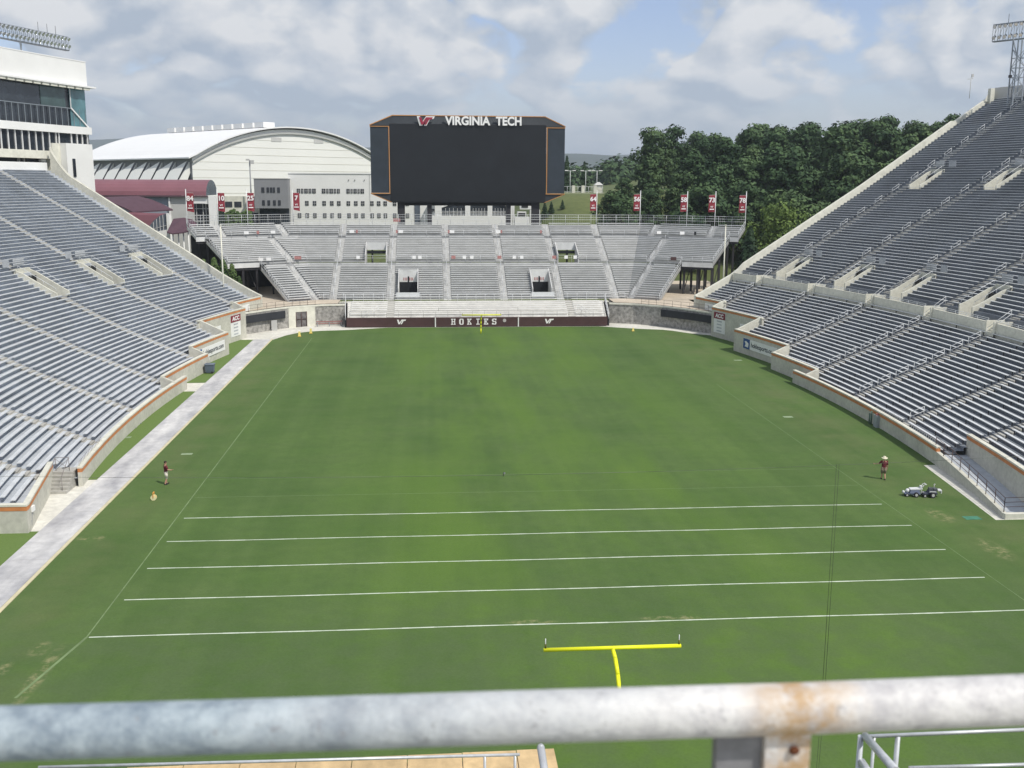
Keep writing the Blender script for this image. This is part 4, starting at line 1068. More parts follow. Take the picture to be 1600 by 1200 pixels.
# floodlight bank on the roof
def light_bank(name, label, P0, P1, h, face, legs, cat='floodlights'):
    root = thing(name, label, cat, P0); P0 = Vector(P0); P1 = Vector(P1); d = (P1-P0); n = max(2, int(d.length/.85)); face = Vector(face).normalized()
    mb = MB()
    for z in (0, h):
        for off in (0, .7): mb.bar(P0+Vector((0, 0, z))-face*off, P1+Vector((0, 0, z))-face*off, .09, .09)
    for i in range(n+1):
        q = P0.lerp(P1, i/n); mb.bar(q, q+Vector((0, 0, h)), .06, .06); mb.bar(q-face*.7, q+Vector((0, 0, h))-face*.7, .06, .06); mb.bar(q, q-face*.7, .05, .05)
        if i < n: mb.bar(q+Vector((0, 0, 0)), P0.lerp(P1, (i+1)/n)+Vector((0, 0, h)), .05, .05)
    mb.build('lattice', mat('lattice_grey', (.30, .33, .37), rough=.5, var=.1), root)
    mb = MB(); mb.hexa([tuple(p) for p in (P0-face*.02, P1-face*.02, P1-face*.68, P0-face*.68)]+[tuple(p+Vector((0, 0, -.12))) for p in (P0-face*.02, P1-face*.02, P1-face*.68, P0-face*.68)][::1])
    mb.build('walkway', mat('walkway_grey', (.25, .26, .28), var=.1), root)
    proto = None; j = 0
    for row in (.55, h-.35):
        for i in range(n):
            q = P0.lerp(P1, (i+.5)/n)+Vector((0, 0, row))+face*.25; dn = (face+Vector((0, 0, -.55))).normalized()
            mb = MB(); mb.tube(q-dn*.3, q+dn*.2, .10, 8, r2=.30, cap=False); mb.tube(q+dn*.19, q+dn*.2, .27, 8); mb.build('lamp', LAMP, root)
            mb = MB(); mb.ell(q-dn*.35, (.17, .17, .17), 6, 5); mb.build('lamp_housing', PANEL, root)
    return root
LBK = light_bank('floodlight_bank', 'long double-row floodlight bank standing on the press building roof', (-64.2, 126.2, 42.4), (-77.5, 86.5, 42.4), 2.0, (.95, -.3, 0), None)
mb = MB()
for cx, cy2 in ((-67.6, 116.1), (-71.5, 104.5)):
    for dx_, dz_ in ((-2.0, 0), (-.7, 0), (.7, 0), (2.0, 0)):
        mb.bar((cx-.3*dx_*.5-.3, cy2+dx_*.4, 40.9), (cx-.32*dx_-.3, cy2+dx_, 42.3), .16, .16)
    mb.bar((cx-.9, cy2-2.4, 41.0), (cx+.4, cy2+2.4, 41.0), .2, .15)
mb.build('support', MATS['lattice_grey'], LBK)
mb = MB()
for (x, y) in ((-65.2, 123.5), (-65.8, 121.6), (-66.4, 119.5)): mb.tube((x, y, 44.4), (x, y, 45.7), .03, 4)
mb.build('antenna', DARKST, LBK)
# ================================================================== LATTICE FLOODLIGHT MAST right
MX, MY = 86.5, 114.8
RBK = light_bank('floodlight_mast', 'lattice mast carrying a floodlight bank above the top of the right grandstand', (83.9, 118.6, 45.0), (93.2, 103.5, 45.0), 2.6, (-.85, -.52, 0), None, 'floodlight mast')
mb = MB(); w = .75; z0, z1 = 33.0, 44.9
legs_ = [(MX-w, MY-w), (MX+w, MY-w), (MX+w, MY+w), (MX-w, MY+w)]
for x, y in legs_: mb.bar((x, y, z0), (x, y, z1), .16, .16)
zz_ = z0; k = 0
while zz_ < z1-1.4:
    for i in range(4):
        a, b = legs_[i], legs_[(i+1) % 4]
        mb.bar((*a, zz_), (*b, zz_), .08, .08)
        if k % 2 == i % 2: mb.bar((*a, zz_), (*b, zz_+1.5), .07, .07)
        else: mb.bar((*b, zz_), (*a, zz_+1.5), .07, .07)
    zz_ += 1.5; k += 1
mb.bar((MX-.7, MY-.7, 42), (MX-2.0, MY-1, 45.5), .12, .12); mb.bar((MX+.7, MY-.7, 42), (MX+2.0, MY-1, 45.5), .12, .12)
mb.build('mast', MATS['lattice_grey'], RBK)
mb = MB(); a_ = [(MX+1.0, MY-1, 44), (MX+3.0, MY-1.2, 42.3), (MX+2.3, MY-1.2, 38.4), (MX+1.0, MY-1, 36.4), (MX+1.8, MY-1, 34.8)]
mb.path(a_, .07, 5); mb.bar((MX+.75, MY-1, 42), (MX+3, MY-1.2, 42.3), .06, .06); mb.build('cable_bracket', MATS['lattice_grey'], RBK)
mb = MB(); mb.tube((MX-1.7, MY-1, 36.2), (MX-1.7, MY-1, 42), .035, 4); mb.tube((MX-1.2, MY-1, 35.5), (MX-1.2, MY-1, 39.0), .05, 4); mb.box(MX-1.9, MX-1.5, MY-1.2, MY-.8, 38.9, 39.3)
mb.tube((85.2, 116.5, 47.6), (85.2, 116.5, 49.0), .04, 4); mb.tube((87.6, 112.6, 47.6), (87.6, 112.6, 51.6), .05, 4); mb.build('antenna', DARKST, RBK)
an = thing('antenna', 'small antenna on a short pole at the top corner of the right grandstand', 'antenna', (80.6, 118, 37.5))
mb = MB(); mb.tube((80.6, 118, 36), (80.6, 118, 39.4), .05, 5); mb.build('pole', LGREY, an)
mb = MB(); mb.bar((80.0, 118, 39.0), (80.9, 118, 39.1), .08, .08); mb.box(80.65, 80.95, 117.9, 118.1, 39.3, 39.8); mb.build('aerial', LGREY, an)

# ================================================================== ARENA with vaulted white roof
th = math.radians(42); AW, AL, ZS, RISE = 62.0, 66.0, 27.9, 8.3
A0 = Vector((-67.9, 225, 0)); G_ = Vector((math.cos(th), math.sin(th), 0)); D_ = Vector((-math.sin(th), math.cos(th), 0))
def AR(u, v, z): return A0+G_*u+D_*v+Vector((0, 0, z))
Rr = (AW*AW/4+RISE*RISE)/(2*RISE)
def arch(u, dz=0): return ZS+math.sqrt(max(0, Rr*Rr-(u-AW/2)**2))-(Rr-RISE)+dz
AE = thing('arena', 'big cream arena with a white vaulted roof and slanting side fins beyond the bleachers', 'building', tuple(A0)[:2]+(12,))
mb = MB(); n = 28
us = [AW*i/n for i in range(n+1)]
for a, b in zip(us, us[1:]):
    mb.quad(AR(a, 0, 10), AR(b, 0, 10), AR(b, 0, arch(b)), AR(a, 0, arch(a)))
    mb.quad(AR(b, AL, 10), AR(a, AL, 10), AR(a, AL, arch(a)), AR(b, AL, arch(b)))
mb.quad(AR(AW, 0, 10), AR(AW, AL, 10), AR(AW, AL, ZS), AR(AW, 0, ZS)); mb.build('gable_wall', GABLE, AE)
mb = MB(); mb.quad(AR(0, AL, 10), AR(0, 0, 10), AR(0, 0, ZS), AR(0, AL, ZS)); mb.build('side_wall', GREYW, AE)  # wall behind the fins coloured grey for the shade of the recess
mb = MB()
ue = [-1.5+(AW+3)*i/n for i in range(n+1)]
def az(u): return arch(max(0, min(AW, u)))-(.35*abs(min(0, u))+.35*max(0, u-AW))+.7
for a, b in zip(ue, ue[1:]):
    P_ = [AR(a, -1.2, az(a)-.35), AR(b, -1.2, az(b)-.35), AR(b, AL+1, az(b)-.35), AR(a, AL+1, az(a)-.35)]
    mb.hexa([tuple(p) for p in P_]+[(p.x, p.y, p.z+.35) for p in P_])
rf = mb.build('roof', mat('roof_white', (.74, .745, .75), rough=.5, var=.02, scale=.1), AE)
mb = MB()
for a, b in zip(us, us[1:]):
    P_ = [AR(a, -.5, arch(a)-1.3), AR(b, -.5, arch(b)-1.3), AR(b, -.02, arch(b)-1.3), AR(a, -.02, arch(a)-1.3)]
    mb.hexa([tuple(p) for p in P_]+[(p.x, p.y, p.z+.5) for p in P_])
mb.build('arch_band', mat('band_grey', (.42, .43, .42), var=.05), AE)
mb = MB()
for z in range(13, 36, 2):
    uu = [u for u in us if arch(u)-1.6 > z]
    if len(uu) > 1: mb.hexa([tuple(AR(uu[0], -.05, z)), tuple(AR(uu[-1], -.05, z)), tuple(AR(uu[-1], -.002, z)), tuple(AR(uu[0], -.002, z))]+[tuple(AR(uu[0], -.05, z+.09)), tuple(AR(uu[-1], -.05, z+.09)), tuple(AR(uu[-1], -.002, z+.09)), tuple(AR(uu[0], -.002, z+.09))])
mb.build('panel_joint', mat('joint_cream', (.55, .54, .47), var=.03), AE)
for u in (24, 38):
    mb = MB(); mb.hexa([tuple(AR(u+q, -w_, arch(u)-3+z)) for z in (0, 1.1) for q, w_ in ((0, .1), (3.2, .1), (3.2, .01), (0, .01))]); mb.build('vent', LGREY, AE)
mb = MB()
for i in range(10):
    v = 5+5.4*i
    for z, zt in ((0, 1),): mb.hexa([tuple(AR(25+q, v+w_, arch(26)+.75+z_)) for z_ in (0, 1.4) for q, w_ in ((0, 0), (3.6, 0), (3.6, 4.4), (0, 4.4))])
mb.build('roof_vent', WHITE, rf)
for i in range(10):
    v = 1.0+7.0*i; mb = MB(); t_ = .5
    if v > AL-1: break
    # fin: wide foot leaning in towards the eave, with a curved inner edge
    pr_ = [(-9.5, 13), (-.1, 26.9), (-.1, 24.2), (-2.0, 20.2), (-2.6, 16), (-2.2, 13)]
    F = [AR(a, v, z) for a, z in pr_]; B = [AR(a, v+t_, z) for a, z in pr_]
    mb.poly(F); mb.poly(B[::-1])
    for q in range(len(F)): j = (q+1) % len(F); mb.quad(F[j], F[q], B[q], B[j])
    mb.build('fin', GABLE, AE)
mb = MB()
for i in range(9):
    v = 1.5+7.0*i; v2 = v+6.5       # sloping infill panels between the fins, stepping like saw teeth
    mb.quad(AR(-7.8, v2, 15.5), AR(-7.8, v, 15.5), AR(-.6, v, 27.2), AR(-2.0, v2, 24.6))
mb.build('sloping_panel', GABLE, AE)
# ================================================================== long block with rows of windows
def Xp(px): return -40.69+(px-453)*.1524
def Zp(y): return 23.44-(y-275)*.1513
DB = thing('window_block', 'long pale block with three rows of small dark windows before the arena', 'building', (-27, 205, 12))
mb = MB(); mb.box(Xp(450), Xp(646), 205, 221, 10, 24.0); mb.build('wall', PBW, DB)
mb = MB(); mb.box(Xp(450), Xp(646), 204.85, 221.1, 24.002, 24.25); mb.build('roof_edge', WHITE, DB)
win = [(463, 468), (469.6, 473), (474.6, 480), (481.4, 485.4), (486.8, 492.5), (502, 507.5), (509, 512.2), (513.8, 519.4), (520.8, 524), (525.6, 530), (540.5, 545.5), (547, 550), (551.5, 556.5), (558, 561), (562.5, 568)]
wins = [(a, b, 294.6, 301.6) for a, b in win]
wins += [(c-2.7, c+2.7, 313.8, 320.8) for c in (478, 490, 505, 517, 528, 543, 554.7, 565.6, 580, 590.7, 601, 615.8, 636)]
wins += [(c-2.7, c+2.7, 333, 340) for c in (466, 478, 490, 505.5, 517, 528.5, 543.5, 554.7, 565.6, 580, 590.7, 601, 615.8, 636)]
MULL = mat('window_frame', (.55, .55, .55), var=.03)
for a, b, y0, y1 in wins:
    f = MB(); f.box(Xp(a), Xp(b), 204.90, 204.995, Zp(y1), Zp(y0)); o = f.build('window', mat('window_dark', (.045, .05, .06), rough=.3, var=.2), DB)
    f = MB(); xm = (Xp(a)+Xp(b))/2; zm = (Zp(y0)+Zp(y1))/2; f.box(xm-.03, xm+.03, 204.85, 204.898, Zp(y1), Zp(y0)); f.box(Xp(a), Xp(b), 204.84, 204.848, zm-.03, zm+.03); f.build('glazing_bar', MULL, o)
for c in (544, 553.5, 568.5):
    mb = MB(); mb.box(Xp(c), Xp(c+.9), 204.8, 204.99, Zp(281.5), Zp(280)); mb.build('wall_lamp', DARKST, DB)
mb = MB(); mb.box(Xp(577), Xp(577.4), 204.9, 204.99, Zp(330), Zp(272)); mb.build('downpipe', LGREY, DB)
# stair glass and connector to the right
CB = thing('stair_wing', 'narrow stair wing with a blue-grey glass strip behind the scoreboard legs', 'building', (-9, 206, 12))
mb = MB(); mb.box(Xp(646.2), Xp(693), 206, 218, 10, 19.8); mb.build('wall', PBW, CB)
mb = MB(); mb.box(Xp(647), Xp(656), 205.9, 205.99, 12, 18.6); mb.build('stair_glass', mat('slate_glass', (.10, .12, .15), rough=.2, spec=.7, var=.2), CB)
mb = MB(); mb.box(Xp(674), Xp(690), 205.9, 205.99, Zp(331), Zp(326)); mb.build('window', MATS['window_dark'], CB)
for c in (676, 686):
    mb = MB(); mb.box(Xp(c), Xp(c+5), 205.9, 205.99, Zp(317.5), Zp(315)); mb.build('window', MATS['window_dark'], CB)
# grey cube block
GB = thing('office_block', 'flat-roofed grey block with narrow windows left of the long pale block', 'building', (-44.5, 201, 12))
mb = MB(); mb.box(-48.6, -40.75, 201, 206, 15.9, 22.7); mb.build('wall', mat('shade_grey', (.25, .255, .27), var=.04), GB)  # shade on this block is put into the wall's grey
mb = MB(); mb.box(-48.7, -40.65, 200.9, 206.1, 22.702, 22.9); mb.build('roof_edge', LGREY, GB)
def Xg(px): return -48.6+(px-402)*.1539
def Zg(y): return 22.7-(y-281)*.149
for a, b, y0, y1 in ((413, 417.5, 294, 302), (421, 424.5, 294, 302), (426, 429.5, 294, 302), (430.5, 433.5, 294, 302), (437, 441, 294, 302), (413.5, 417.5, 314, 322), (421.5, 425.5, 314, 322), (430, 434, 314, 322), (437.5, 441.5, 314, 322)):
    mb = MB(); mb.box(Xg(a), Xg(b), 200.9, 200.99, Zg(y1), Zg(y0)); mb.build('window', MATS['window_dark'], GB)
mb = MB(); mb.box(-47.8, -40.8, 202.5, 206, 12.0, 15.89); mb.build('recessed_base', GLASS, GB)
# low wing at left with cream wall
LW = thing('low_wing', 'low cream wing with two windows between the maroon-roofed hall and the grey block', 'building', (-53, 208, 12))
mb = MB(); mb.box(-60, -48.9, 208, 218, 11, 18.6); mb.build('wall', CREAM, LW)
for x in (-56.8, -54.6):
    mb = MB(); mb.box(x, x+1.7, 207.9, 207.99, 16.0, 17.3); mb.build('window', MATS['window_dark'], LW)
mb = MB(); mb.box(-58.5, -49, 207.85, 207.99, 12, 14.6); mb.build('window_strip', GLASS, LW)
# entrance building under the scoreboard
EB = thing('entrance_hall', 'white entrance hall with three low arched window bays under the scoreboard', 'building', (2, 196, 12))
mb = MB(); mb.box(-6.2, 12.2, 196.3, 210, 10, 19.8); mb.build('wall', PBW, EB)
mb = MB()
for a, b in ((-6.2, -4.6), (.9, 2.1), (6.2, 7.3), (11.4, 12.4)): mb.box(a, b, 195.7, 196.29, 10, 18.2 if a < 0 or a > 8 else 17.0)
mb.box(-6.2, 12.4, 195.6, 196.28, 18.202, 19.9); mb.build('pier', PBW, EB)
for a, b, up in ((-4.6, .9, 1), (2.1, 6.2, 0), (7.3, 11.4, -1)):
    mb = MB(); h0, h1 = (16.3, 17.6) if up == 1 else ((17.6, 17.6) if up == 0 else (17.6, 16.3))
    mb.poly([(a, 196.2, 12.5), (b, 196.2, 12.5), (b, 196.2, h1), ((a+b)/2, 196.2, (h0+h1)/2+.25), (a, 196.2, h0)]); w_ = mb.build('window_bay', GLASS, EB)
    mb = MB(); nn_ = 6
    for i in range(1, nn_): x = a+(b-a)*i/nn_; mb.box(x-.05, x+.05, 196.1, 196.19, 12.5, 16.2)
    mb.box(a, b, 196.08, 196.17, 15.2, 15.32); mb.build('mullions', MULL, w_)
    mb = MB(); mb.bar((a, 196.0, h0+.15), ((a+b)/2, 196.0, (h0+h1)/2+.4), .3, .3); mb.bar(((a+b)/2, 196.0, (h0+h1)/2+.4), (b, 196.0, h1+.15), .3, .3); mb.build('eave', WHITE, w_)
tw_ = thing('terrace_wall', 'long white terrace wall with a thin rail before the entrance hall', 'wall', (1, 188, 12))
mb = MB(); mb.box(-8, 10.3, 188, 188.4, 11, 14.7); mb.build('wall', WHITE, tw_)
fence_line([(-8, 188.2, 14.7), (10.3, 188.2, 14.7)], 1.0, (.5, 1.0), 1.5, RAIL, 'rail', tw_, r=.03)
eq = thing('plant_unit', 'cluster of white rooftop plant boxes and pipes by the right scoreboard leg', 'machinery', (13.5, 190, 12))
mb = MB()
for (a, b, z0_, z1_) in ((12.2, 15.6, 12, 14.4), (12.8, 14.8, 14.402, 15.6), (15.7, 18.0, 12, 16.0), (13.4, 16.3, 16.1, 17.6)): mb.box(a, b, 190, 192, z0_, z1_)
mb.build('casing', PBW, eq)
mb = MB(); mb.box(13.0, 14.6, 189.9, 189.99, 14.6, 15.3); mb.box(13.7, 15.2, 189.9, 189.99, 16.5, 17.3); mb.build('grille', DARKST, eq)
mb = MB()
for x in (11.0, 11.6, 12.0): mb.tube((x, 190, 11), (x, 190, 18), .09, 5)
mb.build('pipe', LGREY, eq)
# ================================================================== maroon-roofed halls behind the left stand
H1 = thing('vaulted_hall', 'long hall under a maroon barrel roof with a grey arched end and white corner pier', 'building', (-60, 168, 8))
mb = MB(); n = 12; prof_ = []
for i in range(n+1):
    a = PI*i/n; prof_.append((165+5.5-5.5*math.cos(a), 19.3+3.1*math.sin(a)))
for (y0, z0_), (y1, z1_) in zip(prof_, prof_[1:]): mb.quad((-95, y0, z0_), (-52.2, y0, z0_), (-52.2, y1, z1_), (-95, y1, z1_))
mb.build('roof', ROOFM, H1)
mb = MB(); mb.poly([(-52.2, y, z) for y, z in prof_][::1]); mb.build('arched_end', mat('end_glass', (.10, .13, .16), rough=.2, var=.2), H1)
mb = MB(); mb.box(-95, -59.6, 165.6, 176, 8, 19.2); mb.build('wall', mat('blue_grey_wall', (.30, .335, .40), var=.05), H1)  # bluish shade of this front is put into the wall colour
mb = MB(); mb.box(-59.5, -54.9, 165.5, 176, 8, 19.1); mb.build('wall_panel', LGREY, H1)
mb = MB(); mb.box(-54.8, -50.9, 166.2, 176, 8, 17.6); hg = mb.build('glazing', GLASS, H1)
mb = MB()
for x in (-54.5, -53.2, -52.6, -51.5): mb.box(x-.06, x+.06, 166.05, 166.19, 8, 17.6)
for z in (14.0, 15.3, 16.6): mb.box(-54.8, -50.9, 166.0, 166.04, z, z+.1)
mb.build('mullions', MULL, hg)
mb = MB(); mb.box(-51.8, -50.4, 164.9, 166.15, 8, 19.25); mb.box(-54.8, -51.81, 165.2, 166.0, 17.7, 19.25); mb.build('corner_pier', WHITE, H1)
mb = MB(); mb.box(-95, -51.9, 164.75, 165.55, 19.0, 19.28); mb.build('eave', mat('eave_dark', (.10, .06, .075), var=.05), H1)
mb = MB(); mb.box(-59.75, -59.45, 165.2, 165.49, 8, 18.9); mb.build('downpipe', WHITE, H1)
H2 = thing('curved_roof_pavilion', 'pavilion with a curving maroon roof, darkened for shade, sweeping down below the barrel-roofed hall', 'building', (-65, 156, 8))
fr_ = [(-72, 152, 18.9), (-68.3, 152, 18.5), (-66.3, 152, 17.9), (-64.6, 152, 17.2), (-63.2, 152, 16.4)]; bk_ = [(-72.8, 162, 18.9), (-64.8, 162, 19.2), (-62.4, 162, 18.6), (-60, 162, 17.6), (-58.2, 162, 16.6)]
mb = MB()
for i in range(4):
    q = [fr_[i], fr_[i+1], bk_[i+1], bk_[i]]; mb.hexa([(x, y, z-.25) for x, y, z in q]+q)
mb.build('roof', mat('maroon_roof_dark', (.085, .045, .062), rough=.7, var=.08), H2)  # darker copy of the maroon roof, its shade put into the colour
mb = MB(); mb.poly([(-72, 152.3, 8), (-63.4, 152.3, 8), (-63.4, 152.3, 16.2), (-64.6, 152.3, 16.95), (-66.3, 152.3, 17.6), (-68.3, 152.3, 18.2), (-72, 152.3, 18.6)]); mb.build('gable', mat('blue_grey_wall', (.3, .33, .4)), H2)
mb = MB(); mb.quad((-63.4, 152.3, 8), (-58.5, 161.7, 8), (-58.5, 161.7, 15.6), (-63.4, 152.3, 15.6)); mb.build('side_wall', PBW, H2)
H3 = thing('vaulted_pavilion', 'pavilion with a lit maroon vault, half-arched window and white base beside the grandstand end', 'building', (-60, 148, 8))
arc_ = [(-56.5, 16.15), (-57.7, 15.8), (-58.9, 14.85), (-59.85, 13.75), (-60.5, 12.8)]
mb = MB()
for (x0, z0_), (x1, z1_) in zip(arc_, arc_[1:]): mb.quad((x0, 150, z0_), (x1, 150, z1_), (x1-14, 154, z1_+.3), (x0-14, 154, z0_+.3))
mb.build('roof', ROOFM, H3)
mb = MB(); mb.poly([(x, 150.02, z) for x, z in arc_]+[(-60.5, 150.02, 12.4), (-56.4, 150.02, 13.2)]); hg = mb.build('arched_window', mat('slate_glass', (.1, .12, .15)), H3)
mb = MB()
for x, zt in ((-59.6, 13.8), (-59.0, 14.5), (-58.4, 15.1), (-57.8, 15.6), (-57.2, 15.9)): mb.box(x-.05, x+.05, 149.9, 150.0, 12.5, zt)
mb.bar((-60.3, 149.95, 13.0), (-56.5, 149.95, 14.0), .08, .08); mb.build('mullions', MULL, hg)
mb = MB(); mb.box(-56.5, -56.1, 149.7, 150.2, 8, 16.2); mb.hexa([(-61, 149.8, 5), (-56.51, 149.8, 5), (-56.51, 152, 5), (-61, 152, 5), (-61, 149.8, 12.3), (-56.51, 149.8, 13.15), (-56.51, 152, 13.15), (-61, 152, 12.3)]); mb.build('base_wall', PBW, H3)
H4 = thing('canopy', 'low dark maroon canopy on slim posts between the white pavilion and the bleachers', 'canopy', (-53, 146, 5))
top_ = [(-55.3, 15.2), (-53.3, 15.4), (-51.8, 15.05), (-51.0, 14.2)]; bot_ = [(-55.4, 12.95), (-54.4, 12.7), (-52.6, 12.9), (-51.4, 13.2)]
mb = MB()
for i in range(3):
    a, b, c, d = (bot_[i][0], 145, bot_[i][1]), (bot_[i+1][0], 145, bot_[i+1][1]), (top_[i+1][0], 150, top_[i+1][1]), (top_[i][0], 150, top_[i][1])
    mb.hexa([(p[0], p[1], p[2]-.2) for p in (a, b, c, d)]+[a, b, c, d])
mb.build('roof', MATS['maroon_roof_dark'], H4)
for x in (-54.6, -53.6, -52.7, -51.8):
    mb = MB(); mb.tube((x, 146, 3.3), (x, 146, 12.9), .12, 6); mb.build('post', PBW, H4)
# ================================================================== VEGETATION
def leaf_mat(name, dark, light, sc=.35):
    m = bpy.data.materials.new(name); m.use_nodes = True; t = m.node_tree; b = t.nodes['Principled BSDF']
    b.inputs['Roughness'].default_value = .75; b.inputs['Specular IOR Level'].default_value = .2
    co = t.nodes.new('ShaderNodeTexCoord'); n = t.nodes.new('ShaderNodeTexNoise'); n.inputs['Scale'].default_value = sc; n.inputs['Detail'].default_value = 5
    t.links.new(co.outputs['Object'], n.inputs['Vector'])
    r = t.nodes.new('ShaderNodeValToRGB'); r.color_ramp.elements[0].position = .35; r.color_ramp.elements[1].position = .66
    r.color_ramp.elements[0].color = (*dark, 1); r.color_ramp.elements[1].color = (*light, 1); t.links.new(n.outputs[0], r.inputs[0])
    oi = t.nodes.new('ShaderNodeObjectInfo'); hs = t.nodes.new('ShaderNodeHueSaturation')
    mh = t.nodes.new('ShaderNodeMapRange'); t.links.new(oi.outputs['Random'], mh.inputs[0]); mh.inputs[3].default_value = .485; mh.inputs[4].default_value = .515
    mv = t.nodes.new('ShaderNodeMapRange'); t.links.new(oi.outputs['Random'], mv.inputs[0]); mv.inputs[3].default_value = 1.25; mv.inputs[4].default_value = .75
    t.links.new(mh.outputs[0], hs.inputs['Hue']); t.links.new(mv.outputs[0], hs.inputs['Value']); t.links.new(r.outputs[0], hs.inputs['Color'])
    t.links.new(hs.outputs[0], b.inputs['Base Color']); return m
LEAF = leaf_mat('leaf_broad', (.022, .050, .022), (.074, .125, .048))
LEAF2 = leaf_mat('leaf_light', (.065, .11, .026), (.16, .23, .06))
NEEDLE = leaf_mat('needle', (.012, .03, .014), (.035, .065, .028))
THUJA = leaf_mat('leaf_hedge', (.045, .085, .025), (.10, .15, .05))
def add_leaf(mb, c, nrm, s, rnd):
    t = nrm.orthogonal().normalized(); a = rnd.uniform(0, 2*PI); b = nrm.cross(t)
    u = (t*math.cos(a)+b*math.sin(a))*s; v = (b*math.cos(a)-t*math.sin(a))*s*rnd.uniform(.5, .9)
    mb.quad(c-u-v*.4, c-v*.9+u*.3, c+u+v*.3, c+v*.9-u*.2)
def crown_mesh(seed, H, Rw, h0, nl, per, ls, top=1.0):
    rnd = random.Random(seed); mb = MB(); lobes = []
    for i in range(nl):
        a = i*2.399+rnd.uniform(-.4, .4); t = (i+.5)/nl; z = h0+(H-h0)*(.10+.80*t)
        prof = math.sin(PI*(.18+.74*t))**.7*top
        rr = Rw*prof*rnd.uniform(.35, .78); lr = Rw*rnd.uniform(.30, .48)*(1.05-.25*t)
        lobes.append((Vector((rr*math.cos(a), rr*math.sin(a), z)), lr))
    lobes.append((Vector((0, 0, H-Rw*.3)), Rw*.38)); lobes.append((Vector((0, 0, h0+(H-h0)*.5)), Rw*.55))
    for c, lr in lobes:
        for k in range(per):
            d = Vector((rnd.gauss(0, 1), rnd.gauss(0, 1), rnd.gauss(0, .85))); d.normalize()
            if d.z < -.55 and rnd.random() < .6: d.z *= -.5
            rad = lr*(1+rnd.uniform(-.30, .16)+.16*math.sin(d.x*7+seed)*math.sin(d.y*6+c.x)+.1*math.sin(d.z*9+c.y))
            p = c+Vector((d.x*rad, d.y*rad, d.z*rad*.82))
            nrm = (d+Vector((rnd.uniform(-.7, .7), rnd.uniform(-.7, .7), rnd.uniform(-.3, .8)))).normalized()
            add_leaf(mb, p, nrm, ls*rnd.uniform(.6, 1.35), rnd)
    return mb, lobes
def make_tree(seed, H, Rw, h0=None, nl=11, per=190, ls=.34, leaf=None, label=''):
    h0 = H*.22 if h0 is None else h0
    root = thing('broadleaf_tree', label, 'tree', (0, 0, 0))
    mb, lobes = crown_mesh(seed, H, Rw, h0, nl, per, ls); mb.build('crown', leaf or LEAF, root)
    tr = MB(); tr.tube((0, 0, -.6), (0, 0, H*.45), H*.022, 8, r2=H*.014); tr.tube((0, 0, H*.45), (0, 0, H*.82), H*.014, 6, r2=H*.004)
    for i, (c, lr) in enumerate(lobes[:8]):
        tr.tube((0, 0, min(H*.7, max(h0*.7, c.z-lr*1.4))), c, H*.008, 5, r2=H*.002)
    tr.build('trunk', BARK, root); return root
def make_conifer(seed, H, Rw, label, leaf=None, name='conifer', ls=.3, n=1600, h0=.06, pw=.9):
    rnd = random.Random(seed); root = thing(name, label, 'tree' if name == 'conifer' else 'shrub', (0, 0, 0)); mb = MB()
    for k in range(n):
        t = rnd.random()**1.25; z = H*(h0+(1-h0)*t); tier = .78+.22*abs(math.sin(t*H*2.2))
        rr = Rw*(1-t)**pw*tier*rnd.uniform(.55, 1.08)+.05; a = rnd.uniform(0, 2*PI)
        rr *= 1+.14*math.sin(a*5+z)
        p = Vector((rr*math.cos(a), rr*math.sin(a), z)); nrm = Vector((math.cos(a), math.sin(a), rnd.uniform(.1, 1.2))).normalized()
        add_leaf(mb, p, nrm, ls*rnd.uniform(.6, 1.3), rnd)
    mb.build('crown', leaf or NEEDLE, root)
    tr = MB(); tr.tube((0, 0, -.5), (0, 0, H*.9), H*.016, 6, r2=H*.003); tr.build('trunk', BARK, root); return root
def place(r, x, y, z=None, s=1, rot=0, label=None, group=None):
    r.location = (x, y, ground_z(x, y) if z is None else z); r.scale = (s, s, s) if isinstance(s, (int, float)) else s; r.rotation_euler = (0, 0, rot)
    if label: r['label'] = label
    if group: r['group'] = group
    return r
GRP = 'broadleaf trees of the wooded rise behind the right grandstand'
protos = [make_tree(11, 17, 5.4, h0=1.5, nl=15, per=260, ls=.40), make_tree(23, 17.5, 6.4, h0=2, nl=18, per=240, ls=.40), make_tree(37, 15.5, 5.4, h0=1.2, nl=14, per=260, ls=.38), make_tree(41, 16.5, 7.0, h0=1.5, nl=19, per=230, ls=.42), make_tree(59, 17.5, 5.6, h0=1.5, nl=16, per=240, ls=.38, leaf=LEAF2)]
used = [False]*len(protos); rnd = random.Random(5)
spots = []
for Y, x0, x1, st in ((150, 62, 100, 8.4), (166, 46, 112, 7.6), (183, 36, 120, 7.8), (203, 38, 128, 8), (226, 50, 138, 8.8), (252, 60, 150, 9.2), (282, 74, 172, 9.8), (315, 88, 196, 11)):
    x = x0
    while x < x1:
        spots.append((x+rnd.uniform(-1.8, 1.8), Y+rnd.uniform(-5, 5), Y)); x += st*rnd.uniform(.8, 1.15)
def clbl(i, x, y, Y):
    row = {150: 'nearest the grandstand', 166: 'in the front line of the wood', 183: 'in the second line of the wood', 203: 'in the middle of the wood', 226: 'halfway up the wooded rise', 252: 'on the upper slope of the wood', 282: 'near the crest of the wood', 315: 'on the crest of the wood'}[Y]
    return 'dense green broadleaf tree standing '+row
ROWN = {150: 'grandstand edge', 166: 'front line', 183: 'second line', 203: 'middle', 226: 'halfway slope', 252: 'upper slope', 282: 'top slope', 315: 'crest'}
ORD = 'first second third fourth fifth sixth seventh eighth ninth tenth eleventh twelfth thirteenth fourteenth fifteenth sixteenth seventeenth eighteenth nineteenth twentieth'.split()
cnt_ = {}
